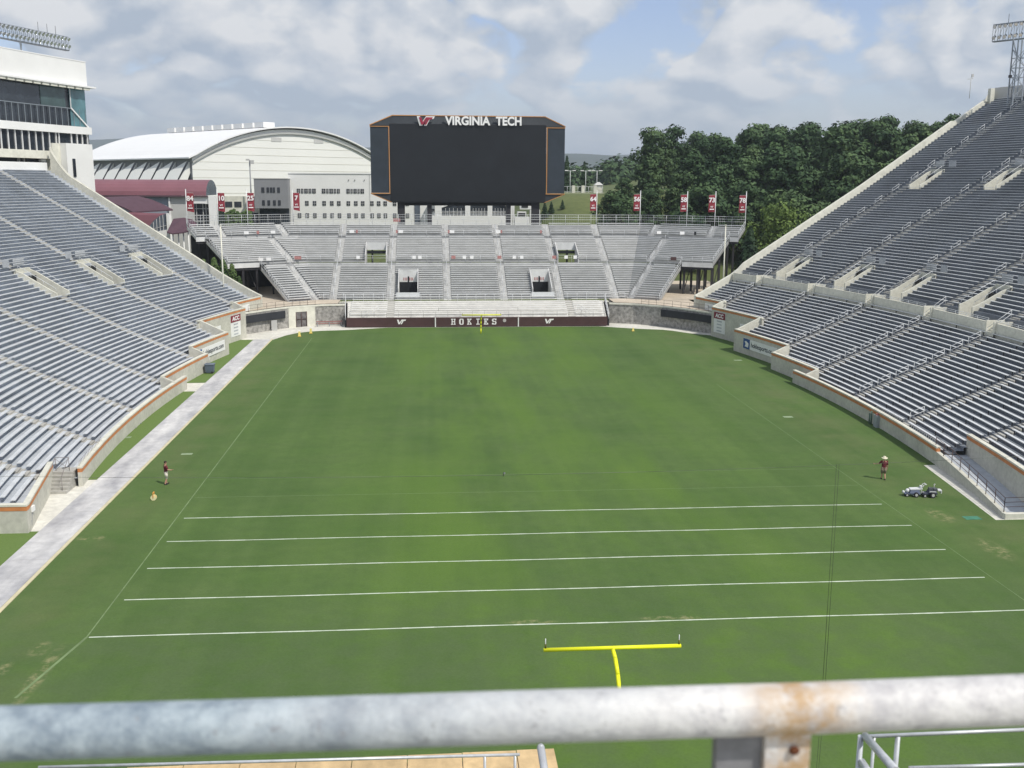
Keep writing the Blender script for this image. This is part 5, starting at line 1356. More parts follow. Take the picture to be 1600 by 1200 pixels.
for i, (x, y, Y) in enumerate(spots):
    c_ = cnt_.get(Y, 0); cnt_[Y] = c_+1
    k = rnd.choice([0, 0, 1, 1, 2, 2, 3, 3, 0, 1, 4]); r = protos[k] if not used[k] else dup(protos[k]); used[k] = True
    sc = rnd.uniform(.82, 1.12)*(.62 if x < 43 else .8 if x < 51 else 1)*(.85 if Y == 150 else 1)
    if x < 78 and Y >= 203: sc *= .86
    place(r, x, y, s=(sc*rnd.uniform(.95, 1.15), sc*rnd.uniform(.95, 1.15), sc), rot=rnd.uniform(0, 6.28), label='dense green broadleaf tree, %s from the left in the %s row of the wood' % (ORD[min(c_, 19)], ROWN[Y]), group=GRP)
for k, u in enumerate(used):
    if not u: place(protos[k], 60+8*k, 190, label='dense green broadleaf tree standing in the second line of the wood', group=GRP+', second line')
place(make_tree(71, 18, 5.6, nl=9, per=230, ls=.36), 58.5, 232, z=19.6, label='tall round-crowned tree standing up above the left shoulder of the wood')
place(make_tree(83, 13, 6.2, h0=1.2, nl=16, per=230, ls=.26, leaf=LEAF2), 57.0, 138, z=4.3, s=1.12, label='bright yellow-green spreading tree beside the end wall of the right grandstand')
place(make_tree(84, 9, 5.0, h0=.8, nl=12, per=200, ls=.26, leaf=LEAF2), 68.0, 134, z=5.0, label='lower light green tree half hidden by the right grandstand end wall')
place(make_conifer(5, 11.5, 3.4, 'dark broad conifer just behind the right wing of the bleachers', n=2600, ls=.30, pw=.75), 48.0, 127, z=3.3)
cf = make_conifer(9, 13, 3.0, 'tall dark spruce beyond the fence right of the scoreboard, taller of the two', n=1500, ls=.36)
place(cf, 33.6, 262, z=17)
place(dup(cf), 39.8, 268, z=16.4, s=.93, label='slightly shorter dark spruce beyond the fence, right of its taller twin')
for i, (x, y, s_) in enumerate(((18.5, 198, 1), (20.2, 200, 1.15), (21.9, 201, .9), (24.6, 201, .7))):
    c = make_conifer(20+i, 3.0, 1.1, 'small young conifer on the grass bank below the road', n=500, ls=.2) if i == 0 else dup(c0)
    if i == 0: c0 = c
    place(c, x, y, s=s_, group='young conifers on the grass bank')
    c['label'] = ['small young conifer on the grass bank, leftmost of the four beside the scoreboard leg', 'tallest young conifer of the four on the grass bank', 'third young conifer from the scoreboard leg on the grass bank', 'smallest young conifer, apart at the right on the grass bank'][i]
th0 = None
for i, (x, y, s_) in enumerate(((-42.9, 116.2, 1.06), (-41.3, 116.2, 1.10), (-39.9, 116, 1.06), (-38.5, 115.8, .95), (-37.4, 115.4, .66))):
    c = make_conifer(31, 6.4, 1.3, 'x', leaf=THUJA, name='columnar_shrub', n=1500, ls=.15, h0=.03, pw=.45) if th0 is None else dup(th0)
    if th0 is None: th0 = c
    place(c, x, y, z=3.3, s=s_, rot=i*1.3, group='columnar shrubs behind the left grandstand end wall')
    c['label'] = ['leftmost columnar green shrub behind the end wall of the left grandstand', 'tallest columnar shrub, second from the left behind the end wall', 'middle columnar shrub of the five behind the end wall', 'columnar shrub just left of the tall white pole', 'shortest columnar shrub, just right of the tall white pole'][i]
place(make_tree(91, 3.4, 2.0, h0=.2, nl=9, per=160, ls=.18, leaf=THUJA), -54.6, 139, z=7.4, label='round green bush in front of the white vaulted pavilion')
# far tree belts that read as one mass
for (nm, xa, xb, ya, yb, n, hh, zoff) in (('far_woods', 10, 190, 420, 700, 240, 13, -1), ('far_woods', -260, -40, 420, 640, 160, 12, 0)):
    mb = MB(); r_ = random.Random(xb)
    for i in range(n):
        x = r_.uniform(xa, xb)*(1 if nm else 1); y = r_.uniform(ya, yb); g = ground_z(x, y)+zoff; R_ = r_.uniform(4, 7); H_ = hh*r_.uniform(.7, 1.1)
        for k in range(70):
            d = Vector((r_.gauss(0, 1), r_.gauss(0, 1), abs(r_.gauss(0, 1)))).normalized()
            add_leaf(mb, Vector((x+d.x*R_, y+d.y*R_, g+d.z*H_*r_.uniform(.8, 1.05))), (d+Vector((r_.uniform(-.5, .5), r_.uniform(-.5, .5), .3))).normalized(), 1.3, r_)
    tag(mb.build(nm, LEAF, None), 'distant mass of hazy green woods beyond the road' if xa > 0 else 'distant mass of hazy green woods beyond the arena', 'woods', kind='stuff')
# hedge behind the fence near the grey block
mb = MB(); r_ = random.Random(3)
for i in range(1500):
    x = r_.uniform(-57, -45.5); add_leaf(mb, Vector((x, 178+r_.uniform(-1, 1), 12.2+r_.uniform(0, 3.6)+.4*math.sin(x*2))), Vector((r_.uniform(-.4, .4), -1, r_.uniform(0, 1))).normalized(), .3, r_)
tag(mb.build('hedge', THUJA, None), 'green hedge showing behind the bleacher fence near the grey block', 'hedge')
# ================================================================== ROAD FENCE, STREET LAMPS
rw = thing('road_fence', 'pale railing with stone piers along the road at the top of the grass bank', 'fence', (33, 224, 19))
fz = 19.6
fence_line([(25, 224, fz), (38.5, 226, fz)], 1.6, (.3, 1.6), 1.0, RAIL, 'railing', rw, r=.04)
for x in (30.5, 33.1, 36.4):
    mb = MB(); y = 224+(x-25)*.148; mb.box(x-.4, x+.4, y-.5, y+.3, fz-.6, fz+1.9); mb.build('pier', CREAM, rw)
mb = MB(); mb.hexa([(24, 223.5, 17.5), (39, 225.7, 17.5), (39, 226.2, 17.5), (24, 224.0, 17.5), (24, 223.5, fz-.02), (39, 225.7, fz-.02), (39, 226.2, fz-.02), (24, 224.0, fz-.02)]); mb.build('base_wall', CREAM, rw)
kb = thing('kiosk', 'small cream kiosk with a pale roof by the road fence', 'kiosk', (38.2, 232, 19))
mb = MB(); mb.box(37.4, 39.2, 231, 233, 18, 21.6); mb.build('wall', CREAM, kb)
mb = MB(); mb.hexa([(37.1, 230.7, 21.6), (39.5, 230.7, 21.6), (39.5, 233.3, 21.6), (37.1, 233.3, 21.6), (38.0, 231.7, 22.4), (38.6, 231.7, 22.4), (38.6, 232.3, 22.4), (38.0, 232.3, 22.4)]); mb.build('roof', LGREY, kb)
lamp_l = ['double-headed parking lamp nearest the scoreboard', 'double-headed parking lamp, middle one right of the scoreboard', 'double-headed parking lamp rising behind the small kiosk']
lp = None
for i, (x, y) in enumerate(((33.3, 252), (38.0, 253), (40.8, 250))):
    if lp is None:
        lp = thing('street_lamp', lamp_l[0], 'street lamp', (0, 0, 0), 'double-headed parking lamps')
        mb = MB(); mb.tube((0, 0, 0), (0, 0, 7), .11, 6, r2=.08); mb.build('pole', RAIL, lp)
        mb = MB(); mb.bar((-1.0, 0, 7), (1.0, 0, 7), .1, .1); mb.build('arm', RAIL, lp)
        for s_ in (-1, 1):
            mb = MB(); mb.box(s_*1.1-.45, s_*1.1+.45, -.3, .3, 6.95, 7.2); mb.build('lamp_head', WHITE, lp)
        c = lp
    else: c = dup(lp); c['label'] = lamp_l[i]
    c.location = (x, y, 18.6)
t_ = thing('street_lamp', 'lone tall dark lamp post with twin heads before the arena gable', 'street lamp', (-50.2, 206, 12))
mb = MB(); mb.tube((-50.2, 206, 11), (-50.2, 206, 27.2), .16, 6); mb.build('pole', GREYW, t_)
for s_ in (-.45, .6):
    mb = MB(); mb.box(-50.2+s_-.4, -50.2+s_+.4, 205.6, 206.2, 26.2 if s_ > 0 else 27.0, 27.1 if s_ > 0 else 27.4); mb.build('lamp_head', LGREY, t_)
mb = MB(); mb.box(-50.8, -49.7, 205.6, 206.4, 16, 19.0); mb.build('cabinet', LGREY, t_)

# ================================================================== PENNANTS
def pole_pos(sg, kind, v):
    return EP(v, 25.95) if kind == 'c' else EP(ew(v, 25.95, sg), 25.95)
FL = [('84', -1, 'w', 12.4, 1), ('10', -1, 'w', 6.9, 1), ('25', -1, 'w', 1.5, 1), ('7', -1, 'c', -32.5, 1), ('64', 1, 'c', 23.9, -1), ('56', 1, 'c', 32.2, -1), ('58', 1, 'w', 1.6, -1), ('73', 1, 'w', 6.9, -1), ('78', 1, 'w', 12.5, -1)]
WORD = {'84': 'eighty-four', '10': 'ten', '25': 'twenty-five', '7': 'seven', '64': 'sixty-four', '56': 'fifty-six', '58': 'fifty-eight', '73': 'seventy-three', '78': 'seventy-eight'}
for num, sg, kind, v, side in FL:
    x, y = pole_pos(sg, kind, v)
    r = thing('pennant_pole', 'white pole with hanging maroon pennant reading '+WORD[num]+' on the bleacher fence', 'pennant', (x, y, 14), 'numbered maroon pennants along the bleacher back fence')
    mb = MB(); mb.tube((x, y, 13.8), (x, y, 20.6), .075, 6); mb.build('pole', mat('pole_white', (.70, .71, .72), var=.03), r)
    mb = MB(); mb.ell((x, y, 20.68), (.11, .11, .11), 6, 4); mb.build('finial', mat('pole_white', (.7, .7, .7)), r)
    z1, z0 = 20.1, 17.05; w = 1.15; xa = x+side*.12; xb = x+side*(.12+w); mb = MB(); nx_, nz = 6, 10
    for j in range(nz+1):
        for i in range(nx_+1):
            t = i/nx_; s_ = j/nz; mb.v.append((xa+(xb-xa)*t, y-.04+.06*math.sin(t*3+s_*5+v)*s_, z1+(z0-z1)*s_-(.25*t*s_ if side > 0 else 0.05*t)))
    for j in range(nz):
        for i in range(nx_): mb.f.append((j*(nx_+1)+i, j*(nx_+1)+i+1, (j+1)*(nx_+1)+i+1, (j+1)*(nx_+1)+i)); mb.sm.append(True)
    pen = mb.build('pennant', FLAGM, r)
    xm = (xa+xb)/2
    text_mesh('number', num, 1.15, LET, pen, face_T((xm, y-.16, 19.15), (1, 0, 0)), ext=.01, offset=.035)
    text_mesh('caption', 'VT', .42, LET, pen, face_T((xm, y-.16, 17.95), (1, 0, 0)), ext=.01, offset=.015)
    mb = MB(); mb.box(xm-.42, xm+.42, y-.18, y-.17, 17.45, 17.62); mb.build('caption_bar', LET, pen)
    mb = MB(); mb.tube((x, y, z1), (xb, y-.02, z1-(.05 if side < 0 else 0)), .03, 4); mb.build('arm', LGREY, r)
# ================================================================== GOALPOSTS
def goalpost(y, d, lab, cut=None):
    r = thing('goalpost', lab, 'goalpost', (0, y+d*2, 0))
    mb = MB(); mb.tube((-2.9, y, 3.05), (2.9, y, 3.05), .085, 10); mb.build('crossbar', YEL, r)
    mb = MB(); pts = [(0, y+2.0*d, 0), (0, y+2.0*d, .8), (0, y+1.95*d, 1.3), (0, y+1.75*d, 1.9), (0, y+1.3*d, 2.5), (0, y+.65*d, 2.9), (0, y, 3.02)]
    mb.path(pts, .09, 8); mb.build('gooseneck', YEL, r)
    for x in (-2.82, 2.82):
        mb = MB(); mb.tube((x, y, 3.05), (x, y, 3.55), .022, 5); mb.build('upright_stub', RAIL, r)
        mb = MB(); mb.tube((x, y, 3.1), (x, y, 3.32), .04, 6); mb.build('socket', mat('socket_dark', (.12, .12, .03)), r)
    return r
goalpost(-9.2, -1, 'yellow gooseneck goalpost without uprights, near end of the field')
goalpost(100.6, 1, 'yellow goalpost in front of the lettered maroon wall at the far end')
# ================================================================== PEOPLE
def person(label, loc, facing, pose, shirt, shorts, hat=None, shorts_m=None):
    """skinned body; x = right of the figure, y = forward"""
    root = thing('person', label, 'person', (0, 0, 0))
    J = pose; names = list(J.keys()); idx = {n: i for i, n in enumerate(names)}
    E_ = [('pelvis', 'waist'), ('waist', 'chest'), ('chest', 'neck'), ('neck', 'head0'), ('head0', 'head1'), ('chest', 'shL'), ('shL', 'elL'), ('elL', 'wrL'), ('wrL', 'haL'), ('chest', 'shR'), ('shR', 'elR'), ('elR', 'wrR'), ('wrR', 'haR'),
          ('pelvis', 'hiL'), ('hiL', 'knL'), ('knL', 'anL'), ('anL', 'toL'), ('pelvis', 'hiR'), ('hiR', 'knR'), ('knR', 'anR'), ('anR', 'toR')]
    me = bpy.data.meshes.new('body'); me.from_pydata([J[n][0] for n in names], [(idx[a], idx[b]) for a, b in E_], [])
    me.materials.append(SKIN); o = bpy.data.objects.new('body', me); COL.objects.link(o); o.parent = root
    sk = o.modifiers.new('s', 'SKIN'); 
    for n in names:
        rr = J[n][1]; me.skin_vertices[0].data[idx[n]].radius = rr if isinstance(rr, tuple) else (rr, rr)
    me.skin_vertices[0].data[idx['pelvis']].use_root = True; sk.use_smooth_shade = True
    sb = o.modifiers.new('u', 'SUBSURF'); sb.levels = 1; sb.render_levels = 2
    def V(n): return Vector(J[n][0])
    def tube_s(mb, chain):
        for (a, ra), (b, rb) in zip(chain, chain[1:]): mb.tube(a, b, ra, 10, r2=rb, cap=True)
        for a, ra in chain: mb.ell(a, (ra, ra, ra), 10, 6)
    # shirt: torso shell and sleeves
    mb = MB(); c0, c1, c2 = V('pelvis')+Vector((0, 0, -.02)), V('waist'), V('chest')
    i0 = 0; rings = [(c0, .185, .135), (c1, .175, .125), (c1.lerp(c2, .5), .19, .135), (c2+Vector((0, 0, .02)), .205, .135), (V('neck')-Vector((0, 0, .03)), .10, .085)]
    n = 14
    for c, rx, ry in rings:
        for k in range(n): a = 2*PI*k/n; mb.v.append((c.x+rx*math.cos(a), c.y+ry*math.sin(a), c.z))
    for j in range(len(rings)-1):
        for k in range(n): mb.f.append((j*n+k, j*n+(k+1) % n, (j+1)*n+(k+1) % n, (j+1)*n+k)); mb.sm.append(True)
    mb.build('shirt', shirt, root)
    mb = MB()
    for s_ in 'LR': tube_s(mb, [(V('sh'+s_), .088), (V('sh'+s_).lerp(V('el'+s_), .75), .072)])
    mb.build('sleeves', shirt, root)
    mb = MB()
    for s_ in 'LR': tube_s(mb, [(V('hi'+s_)+Vector((0, 0, .04)), .125), (V('hi'+s_).lerp(V('kn'+s_), .86), .105)])
    mb.ell(V('pelvis'), (.185, .135, .13), 12, 7); mb.build('shorts', shorts, root)
    for s_ in 'LR':
        mb = MB(); a, t = V('an'+s_), V('to'+s_); m_ = a.lerp(t, .5); d = (t-a); ang = math.atan2(d.y, d.x)
        mb.ell((m_.x, m_.y, .05), (.15 if abs(d.x) > abs(d.y) else .055, .055 if abs(d.x) > abs(d.y) else .15, .055), 8, 5); mb.build('shoe', shorts_m or TYRE, root)
        # fingers
        h, w = V('ha'+s_), V('wr'+s_); f = (h-w).normalized(); sd = f.orthogonal().normalized(); mb = MB()
        for q, ln in ((-.03, .065), (-.01, .08), (.01, .078), (.03, .06)): mb.tube(h+sd*q, h+sd*q+f*ln*.7, .009, 5, r2=.008); mb.tube(h+sd*q+f*ln*.7, h+sd*q+f*ln+f.cross(sd)*.02, .008, 5, r2=.006)
        mb.tube(h-f*.04+sd*.035, h+sd*.07+f*.02, .011, 5, r2=.008); mb.build('fingers', SKIN, root)
    hc = V('head0').lerp(V('head1'), .55)
    mb = MB(); mb.ell(hc+Vector((0, -.015, .045)), (.088, .105, .10), 12, 7); mb.build('hair', HAIR, root)
    mb = MB(); mb.ell(hc+Vector((0, .105, -.01)), (.014, .02, .022), 6, 5)
    for s_ in (-1, 1): mb.ell(hc+Vector((s_*.092, 0, 0)), (.014, .026, .034), 6, 5)
    mb.build('nose_and_ears', SKIN, root)
    mb = MB()
    for s_ in (-1, 1): mb.ell(hc+Vector((s_*.035, .092, .018)), (.013, .01, .008), 6, 4)
    mb.ell(hc+Vector((0, .094, -.055)), (.026, .008, .007), 6, 4); mb.build('eyes_and_mouth', HAIR, root)
    if hat:
        mb = MB(); b = hc+Vector((0, 0, .06)); n = 16
        for j, (rr, zz_) in enumerate(((.23, -.03), (.20, .0), (.115, .01), (.105, .10), (.05, .125))):
            for k in range(n): a = 2*PI*k/n; mb.v.append((b.x+rr*math.cos(a), b.y+rr*1.05*math.sin(a), b.z+zz_+(.03*math.cos(2*a) if j == 0 else 0)))
        for j in range(4):
            for k in range(n): mb.f.append((j*n+k, j*n+(k+1) % n, (j+1)*n+(k+1) % n, (j+1)*n+k)); mb.sm.append(True)
        mb.poly([mb.v[4*n+k] for k in range(n)]); mb.build('hat', hat, root)
    root.rotation_euler = (0, 0, facing); root.location = loc; return root
base = {'pelvis': ((0, 0, .94), (.145, .11)), 'waist': ((0, .01, 1.08), (.13, .10)), 'chest': ((0, 0, 1.34), (.16, .11)), 'neck': ((0, 0, 1.50), .055), 'head0': ((0, .015, 1.58), (.07, .08)), 'head1': ((0, .02, 1.73), (.075, .09)),
        'shL': ((-.19, 0, 1.43), .062), 'elL': ((-.25, -.03, 1.14), .045), 'wrL': ((-.26, .06, .89), .032), 'haL': ((-.26, .09, .80), (.035, .025)),
        'shR': ((.19, 0, 1.43), .062), 'elR': ((.25, -.02, 1.14), .045), 'wrR': ((.27, .05, .89), .032), 'haR': ((.27, .08, .80), (.035, .025)),
        'hiL': ((-.10, 0, .88), .098), 'knL': ((-.11, .02, .49), .062), 'anL': ((-.11, -.02, .09), .042), 'toL': ((-.12, .14, .05), .035),
        'hiR': ((.10, 0, .88), .098), 'knR': ((.11, .03, .49), .062), 'anR': ((.12, .0, .09), .042), 'toR': ((.13, .16, .05), .035)}
A_ = dict(base); A_.update({'elR': ((.36, .06, 1.20), .045), 'wrR': ((.44, .28, 1.17), .032), 'haR': ((.46, .37, 1.18), (.035, .025)), 'knL': ((-.10, .06, .49), .062), 'anL': ((-.10, .02, .09), .042), 'toL': ((-.10, .18, .05), .035), 'anR': ((.10, -.14, .09), .042), 'knR': ((.10, .02, .49), .062), 'toR': ((.11, .02, .05), .035)})
person('man in maroon shirt and cream shorts holding a string at the left sideline', (-27.1, 26.3, .02), math.radians(-62), A_, SHIRT, mat('cream_shorts', (.62, .58, .50), var=.05))
B_ = dict(base); B_.update({'elL': ((-.38, .04, 1.24), .045), 'wrL': ((-.60, .16, 1.19), .032), 'haL': ((-.68, .20, 1.19), (.035, .025)), 'anR': ((.09, -.18, .12), .042), 'toR': ((.10, -.03, .05), .035), 'knR': ((.10, .02, .49), .062), 'knL': ((-.09, .08, .49), .062), 'anL': ((-.08, .12, .09), .042), 'toL': ((-.08, .28, .05), .035)})
person('man in maroon shirt and pale brimmed hat walking away at the right sideline', (26.85, 24.2, .02), math.radians(-8), B_, SHIRT, mat('khaki_shorts', (.22, .18, .13), var=.08), hat=mat('straw_hat', (.62, .58, .45), var=.06))
# ================================================================== LINE PAINTING MACHINE
MC = thing('line_marking_machine', 'white self-propelled line painting machine with dark wheels beside the right sideline', 'line marker', (0, 0, 0))
WHM = mat('machine_white', (.62, .63, .64), rough=.5, var=.1, scale=6)
def wheel(x, y, r, w=.16):
    mb = MB(); mb.tube((x, y-w/2, r), (x, y+w/2, r), r, 16); o = mb.build('wheel', TYRE, MC)
    mb = MB(); mb.tube((x, y-w/2-.01, r), (x, y+w/2+.01, r), r*.55, 12); mb.build('rim', LGREY, o)
# rear tractor unit at the right, front spray unit at the left
for x, y, r in ((1.35, -.48, .27), (1.35, .48, .27), (.55, -.40, .17), (.55, .40, .17), (-.35, -.42, .24), (-.35, .42, .24), (-1.25, -.25, .17), (-1.25, .25, .17)): wheel(x, y, r)
mb = MB(); mb.box(.35, 1.85, -.34, .34, .28, .40); mb.hexa([(.9, -.36, .40), (1.85, -.36, .40), (1.85, .36, .40), (.9, .36, .40), (1.0, -.30, .62), (1.75, -.30, .62), (1.75, .30, .62), (1.0, .30, .62)]); mb.build('rear_chassis', mat('navy_body', (.06, .07, .10), var=.1), MC)
mb = MB(); mb.hexa([(.95, -.5, .56), (1.7, -.5, .56), (1.7, -.42, .56), (.95, -.42, .56), (1.05, -.5, .62), (1.6, -.5, .62), (1.6, -.42, .62), (1.05, -.42, .62)]); mb.box(1.9, 2.3, -.3, .3, .62, .70); mb.box(2.22, 2.3, -.3, .3, .40, .62); mb.build('fender', WHM, MC)
mb = MB(); mb.hexa([(1.0, -.22, .62), (1.45, -.22, .62), (1.45, .22, .62), (1.0, .22, .62), (1.02, -.2, .86), (1.38, -.2, .86), (1.38, .2, .86), (1.02, .2, .86)]); mb.box(1.45, 1.85, -.26, .26, .64, .82); mb.build('engine', mat('engine_dark', (.09, .10, .11), var=.3, scale=8), MC)
mb = MB(); mb.tube((1.55, 0, .82), (1.55, 0, 1.15), .04, 6); mb.tube((1.5, 0, 1.15), (1.65, 0, 1.2), .05, 6); mb.build('exhaust', LGREY, MC)
mb = MB(); mb.box(-1.5, .1, -.30, .30, .24, .34); mb.hexa([(-1.0, -.34, .34), (.05, -.34, .34), (.05, .34, .34), (-1.0, .34, .34), (-.9, -.30, .66), (.0, -.30, .72), (.0, .30, .72), (-.9, .30, .66)]); mb.build('front_body', mat('blue_grey_body', (.18, .21, .32), var=.2), MC)
mb = MB(); mb.hexa([(-.95, -.32, .66), (.1, -.32, .70), (.1, .32, .70), (-.95, .32, .66), (-.95, -.32, .74), (.1, -.32, .80), (.1, .32, .80), (-.95, .32, .74)]); mb.ell((-1.15, 0, .52), (.24, .24, .20), 10, 7); mb.ell((-1.55, .05, .38), (.14, .2, .14), 8, 6); mb.build('tank', WHM, MC)
mb = MB(); mb.path([(.15, -.2, .35), (.28, -.2, .85), (.42, -.2, 1.15), (.66, -.2, 1.2)], .035, 6); mb.path([(.15, .2, .35), (.28, .2, .85), (.42, .2, 1.15), (.66, .2, 1.2)], .035, 6); mb.tube((.66, -.32, 1.2), (.66, .32, 1.2), .035, 6); mb.box(.1, .3, -.2, .2, .75, 1.02); mb.build('handlebar', WHM, MC)
mb = MB(); mb.bar((.05, 0, .3), (.45, 0, .3), .1, .06); mb.tube((.2, -.15, .42), (.5, .1, .36), .04, 5); mb.tube((.25, .15, .38), (.5, -.12, .45), .04, 5); mb.build('coupling', LGREY, MC)
mb = MB(); mb.tube((-1.75, 0, .2), (-1.45, 0, .42), .03, 5); mb.tube((-.6, -.45, .16), (-.6, .45, .16), .03, 5); mb.build('spray_arm', LGREY, MC)
MC.location = (27.55, 19.9, .02); MC.rotation_euler = (0, 0, math.radians(-9)); MC.scale = (.68, .74, .78)
# ================================================================== small field things
def reel(x, y, s, lab, g=None):
    r = thing('line_reel', lab, 'marker', (x, y, .02), g)
    mb = MB(); mb.tube((x, y-.10*s, .22*s), (x, y+.10*s, .22*s), .17*s, 12); mb.build('drum', mat('reel_yellow', (.75, .50, .10), var=.08), r)
    mb = MB(); mb.tube((x, y-.15*s, .22*s), (x, y-.13*s, .22*s), .22*s, 12); mb.tube((x, y+.13*s, .22*s), (x, y+.15*s, .22*s), .22*s, 12); mb.build('flange', mat('reel_cream', (.75, .68, .42), var=.05), r)
    mb = MB(); mb.bar((x, y-.18*s, .22*s), (x, y-.18*s, .62*s), .04, .04); mb.bar((x, y+.18*s, .22*s), (x, y+.18*s, .62*s), .04, .04); mb.bar((x, y-.2*s, .62*s), (x, y+.2*s, .62*s), .05, .05); mb.build('handle', mat('reel_orange', (.70, .30, .06), var=.05), r)
    return r
reel(-27.04, 22.5, .9, 'yellow and orange string reel on the grass near the man at the left sideline')
def marker(x, y, lab):
    r = thing('sideline_marker', lab, 'marker', (x, y, .02), 'yellow markers at the far left corner of the field')
    mb = MB(); mb.box(x-.22, x+.22, y-.15, y+.15, .02, .10); mb.build('base', mat('reel_yellow', (.75, .5, .1)), r)
    mb = MB(); mb.hexa([(x-.18, y-.08, .10), (x+.18, y-.08, .10), (x+.18, y+.08, .10), (x-.18, y+.08, .10), (x-.13, y-.03, .75), (x+.13, y-.03, .75), (x+.13, y+.03, .75), (x-.13, y+.03, .75)]); mb.build('board', mat('marker_yellow', (.80, .68, .22), var=.05), r)
marker(-26.5, 100.9, 'small yellow marker on the grass, nearer one at the far left corner'); marker(-25.2, 103.9, 'small yellow marker on the grass, farther one at the far left corner')
marker_r = thing('sideline_marker', 'single yellow marker on the grass at the far right of the padded wall', 'marker', (23.3, 104.2, .02))
mb = MB(); mb.hexa([(23.15, 104.1, .02), (23.45, 104.1, .02), (23.45, 104.3, .02), (23.15, 104.3, .02), (23.2, 104.15, .5), (23.4, 104.15, .5), (23.4, 104.25, .5), (23.2, 104.25, .5)]); mb.build('board', mat('marker_yellow', (.8, .68, .22)), marker_r)
mb = MB(); mb.box(23.1, 23.5, 104.05, 104.35, .021, .06); mb.build('base', mat('reel_yellow', (.75, .5, .1)), marker_r)
tm = thing('midfield_stake', 'tiny dark stake with a tag standing alone at midfield', 'stake', (-2.0, 26.9, .02))
mb = MB(); mb.tube((-2.0, 26.9, .02), (-2.0, 26.9, .34), .025, 5); mb.build('stake', TYRE, tm)
mb = MB(); mb.box(-1.98, -1.86, 26.88, 26.9, .2, .32); mb.build('tag', GREYW, tm)
# wheeled bin by the left wall
bn = thing('wheeled_bin', 'grey wheeled bin standing by the left wall passage', 'bin', (-33.2, 72.0, 0))
mb = MB(); mb.hexa([(-33.7, 71.6, .12), (-32.9, 71.6, .12), (-32.9, 72.4, .12), (-33.7, 72.4, .12), (-33.8, 71.5, 1.05), (-32.8, 71.5, 1.05), (-32.8, 72.5, 1.05), (-33.8, 72.5, 1.05)]); mb.build('body', mat('bin_grey', (.10, .13, .17), var=.1), bn)
mb = MB(); mb.box(-33.85, -32.75, 71.45, 72.55, 1.052, 1.14); mb.build('lid', mat('bin_lid', (.14, .17, .21), var=.1), bn)
for y in (71.6, 72.4):
    mb = MB(); mb.tube((-33.0, y-.06, .14), (-33.0, y+.06, .14), .14, 10); mb.build('wheel', TYRE, bn)
mb = MB(); mb.tube((-33.3, 72.2, 1.14), (-33.4, 72.25, 1.9), .03, 5); mb.tube((-33.5, 71.9, 1.14), (-33.3, 71.8, 2.1), .03, 5); mb.build('tool_handles', LGREY, bn)
# hoses and taps on the left wall
def tap(X, Y, lab, z=.7):
    r = thing('wall_tap', lab, 'tap', (X, Y, 0)); mb = MB(); mb.box(X-.05, X+.22, Y-.3, Y+.3, z, z+.5); mb.build('box', PBW, r)
    mb = MB(); mb.path([(X+.12, Y+.1, z), (X+.14, Y+.12, .1), (X+.35, Y+.3, .04)], .03, 5); mb.path([(X+.12, Y-.15, z), (X+.12, Y-.15, .25), (X+.12, Y-.6, .2), (X+.12, Y-.6, .0)], .03, 5); mb.build('pipe', GREYW, r)
wl = lambda Y: SP(LS, rk(LS, 0)-.02, phi_of(LS, Y, 0), 0)
p = wl(46.0); tap(p[0]+.06, 46.0, 'white tap box with pipes low on the left wall, farther one', .5); p = wl(44.3); tap(p[0]+.06, 44.3, 'white tap box with pipes low on the left wall, nearer one', .3)
r = thing('meter_box', 'white meter box and conduit fixed to the near corner of the left wall', 'meter box', (-32.9, 17.4, 0))
x_ = -33.34
mb = MB(); mb.box(x_-.02, x_+.12, 17.0, 17.5, 1.05, 1.4); mb.build('box', WHITE, r)
mb = MB(); mb.tube((x_+.04, 16.9, .1), (x_+.04, 17.1, 1.05), .03, 5); mb.box(x_-.02, x_+.1, 16.5, 16.8, .25, .6); mb.build('conduit', GREYW, r)
pts_ = [SP(RS, rk(RS, 0)-.1, phi_of(RS, y, 0), 0) for y in (40.9, 41.8)]
r = thing('wall_cabinet', 'grey cabinet and green-grey pipes against the right field wall', 'cabinet', (34.2, 41.3, 0))
q = SP(RS, rk(RS, 0)-.34, phi_of(RS, 41.2, 0), 0)
mb = MB(); mb.box(q[0]-.3, q[0], 40.6, 41.3, 0, 1.15); mb.build('cabinet', mat('cab_grey', (.30, .33, .34), var=.1), r)
mb = MB(); mb.tube((q[0]-.2, 42.0, 0), (q[0]-.2, 42.0, 1.3), .07, 6); mb.tube((q[0]-.2, 42.4, 0), (q[0]-.2, 42.4, 1.0), .07, 6); mb.build('pipe', mat('pipe_green', (.10, .16, .13), var=.1), r)
mb = MB(); mb.box(q[0]-.28, q[0]-.02, 40.8, 41.0, 1.151, 1.3); mb.build('red_top', mat('dull_red', (.3, .12, .11)), r)
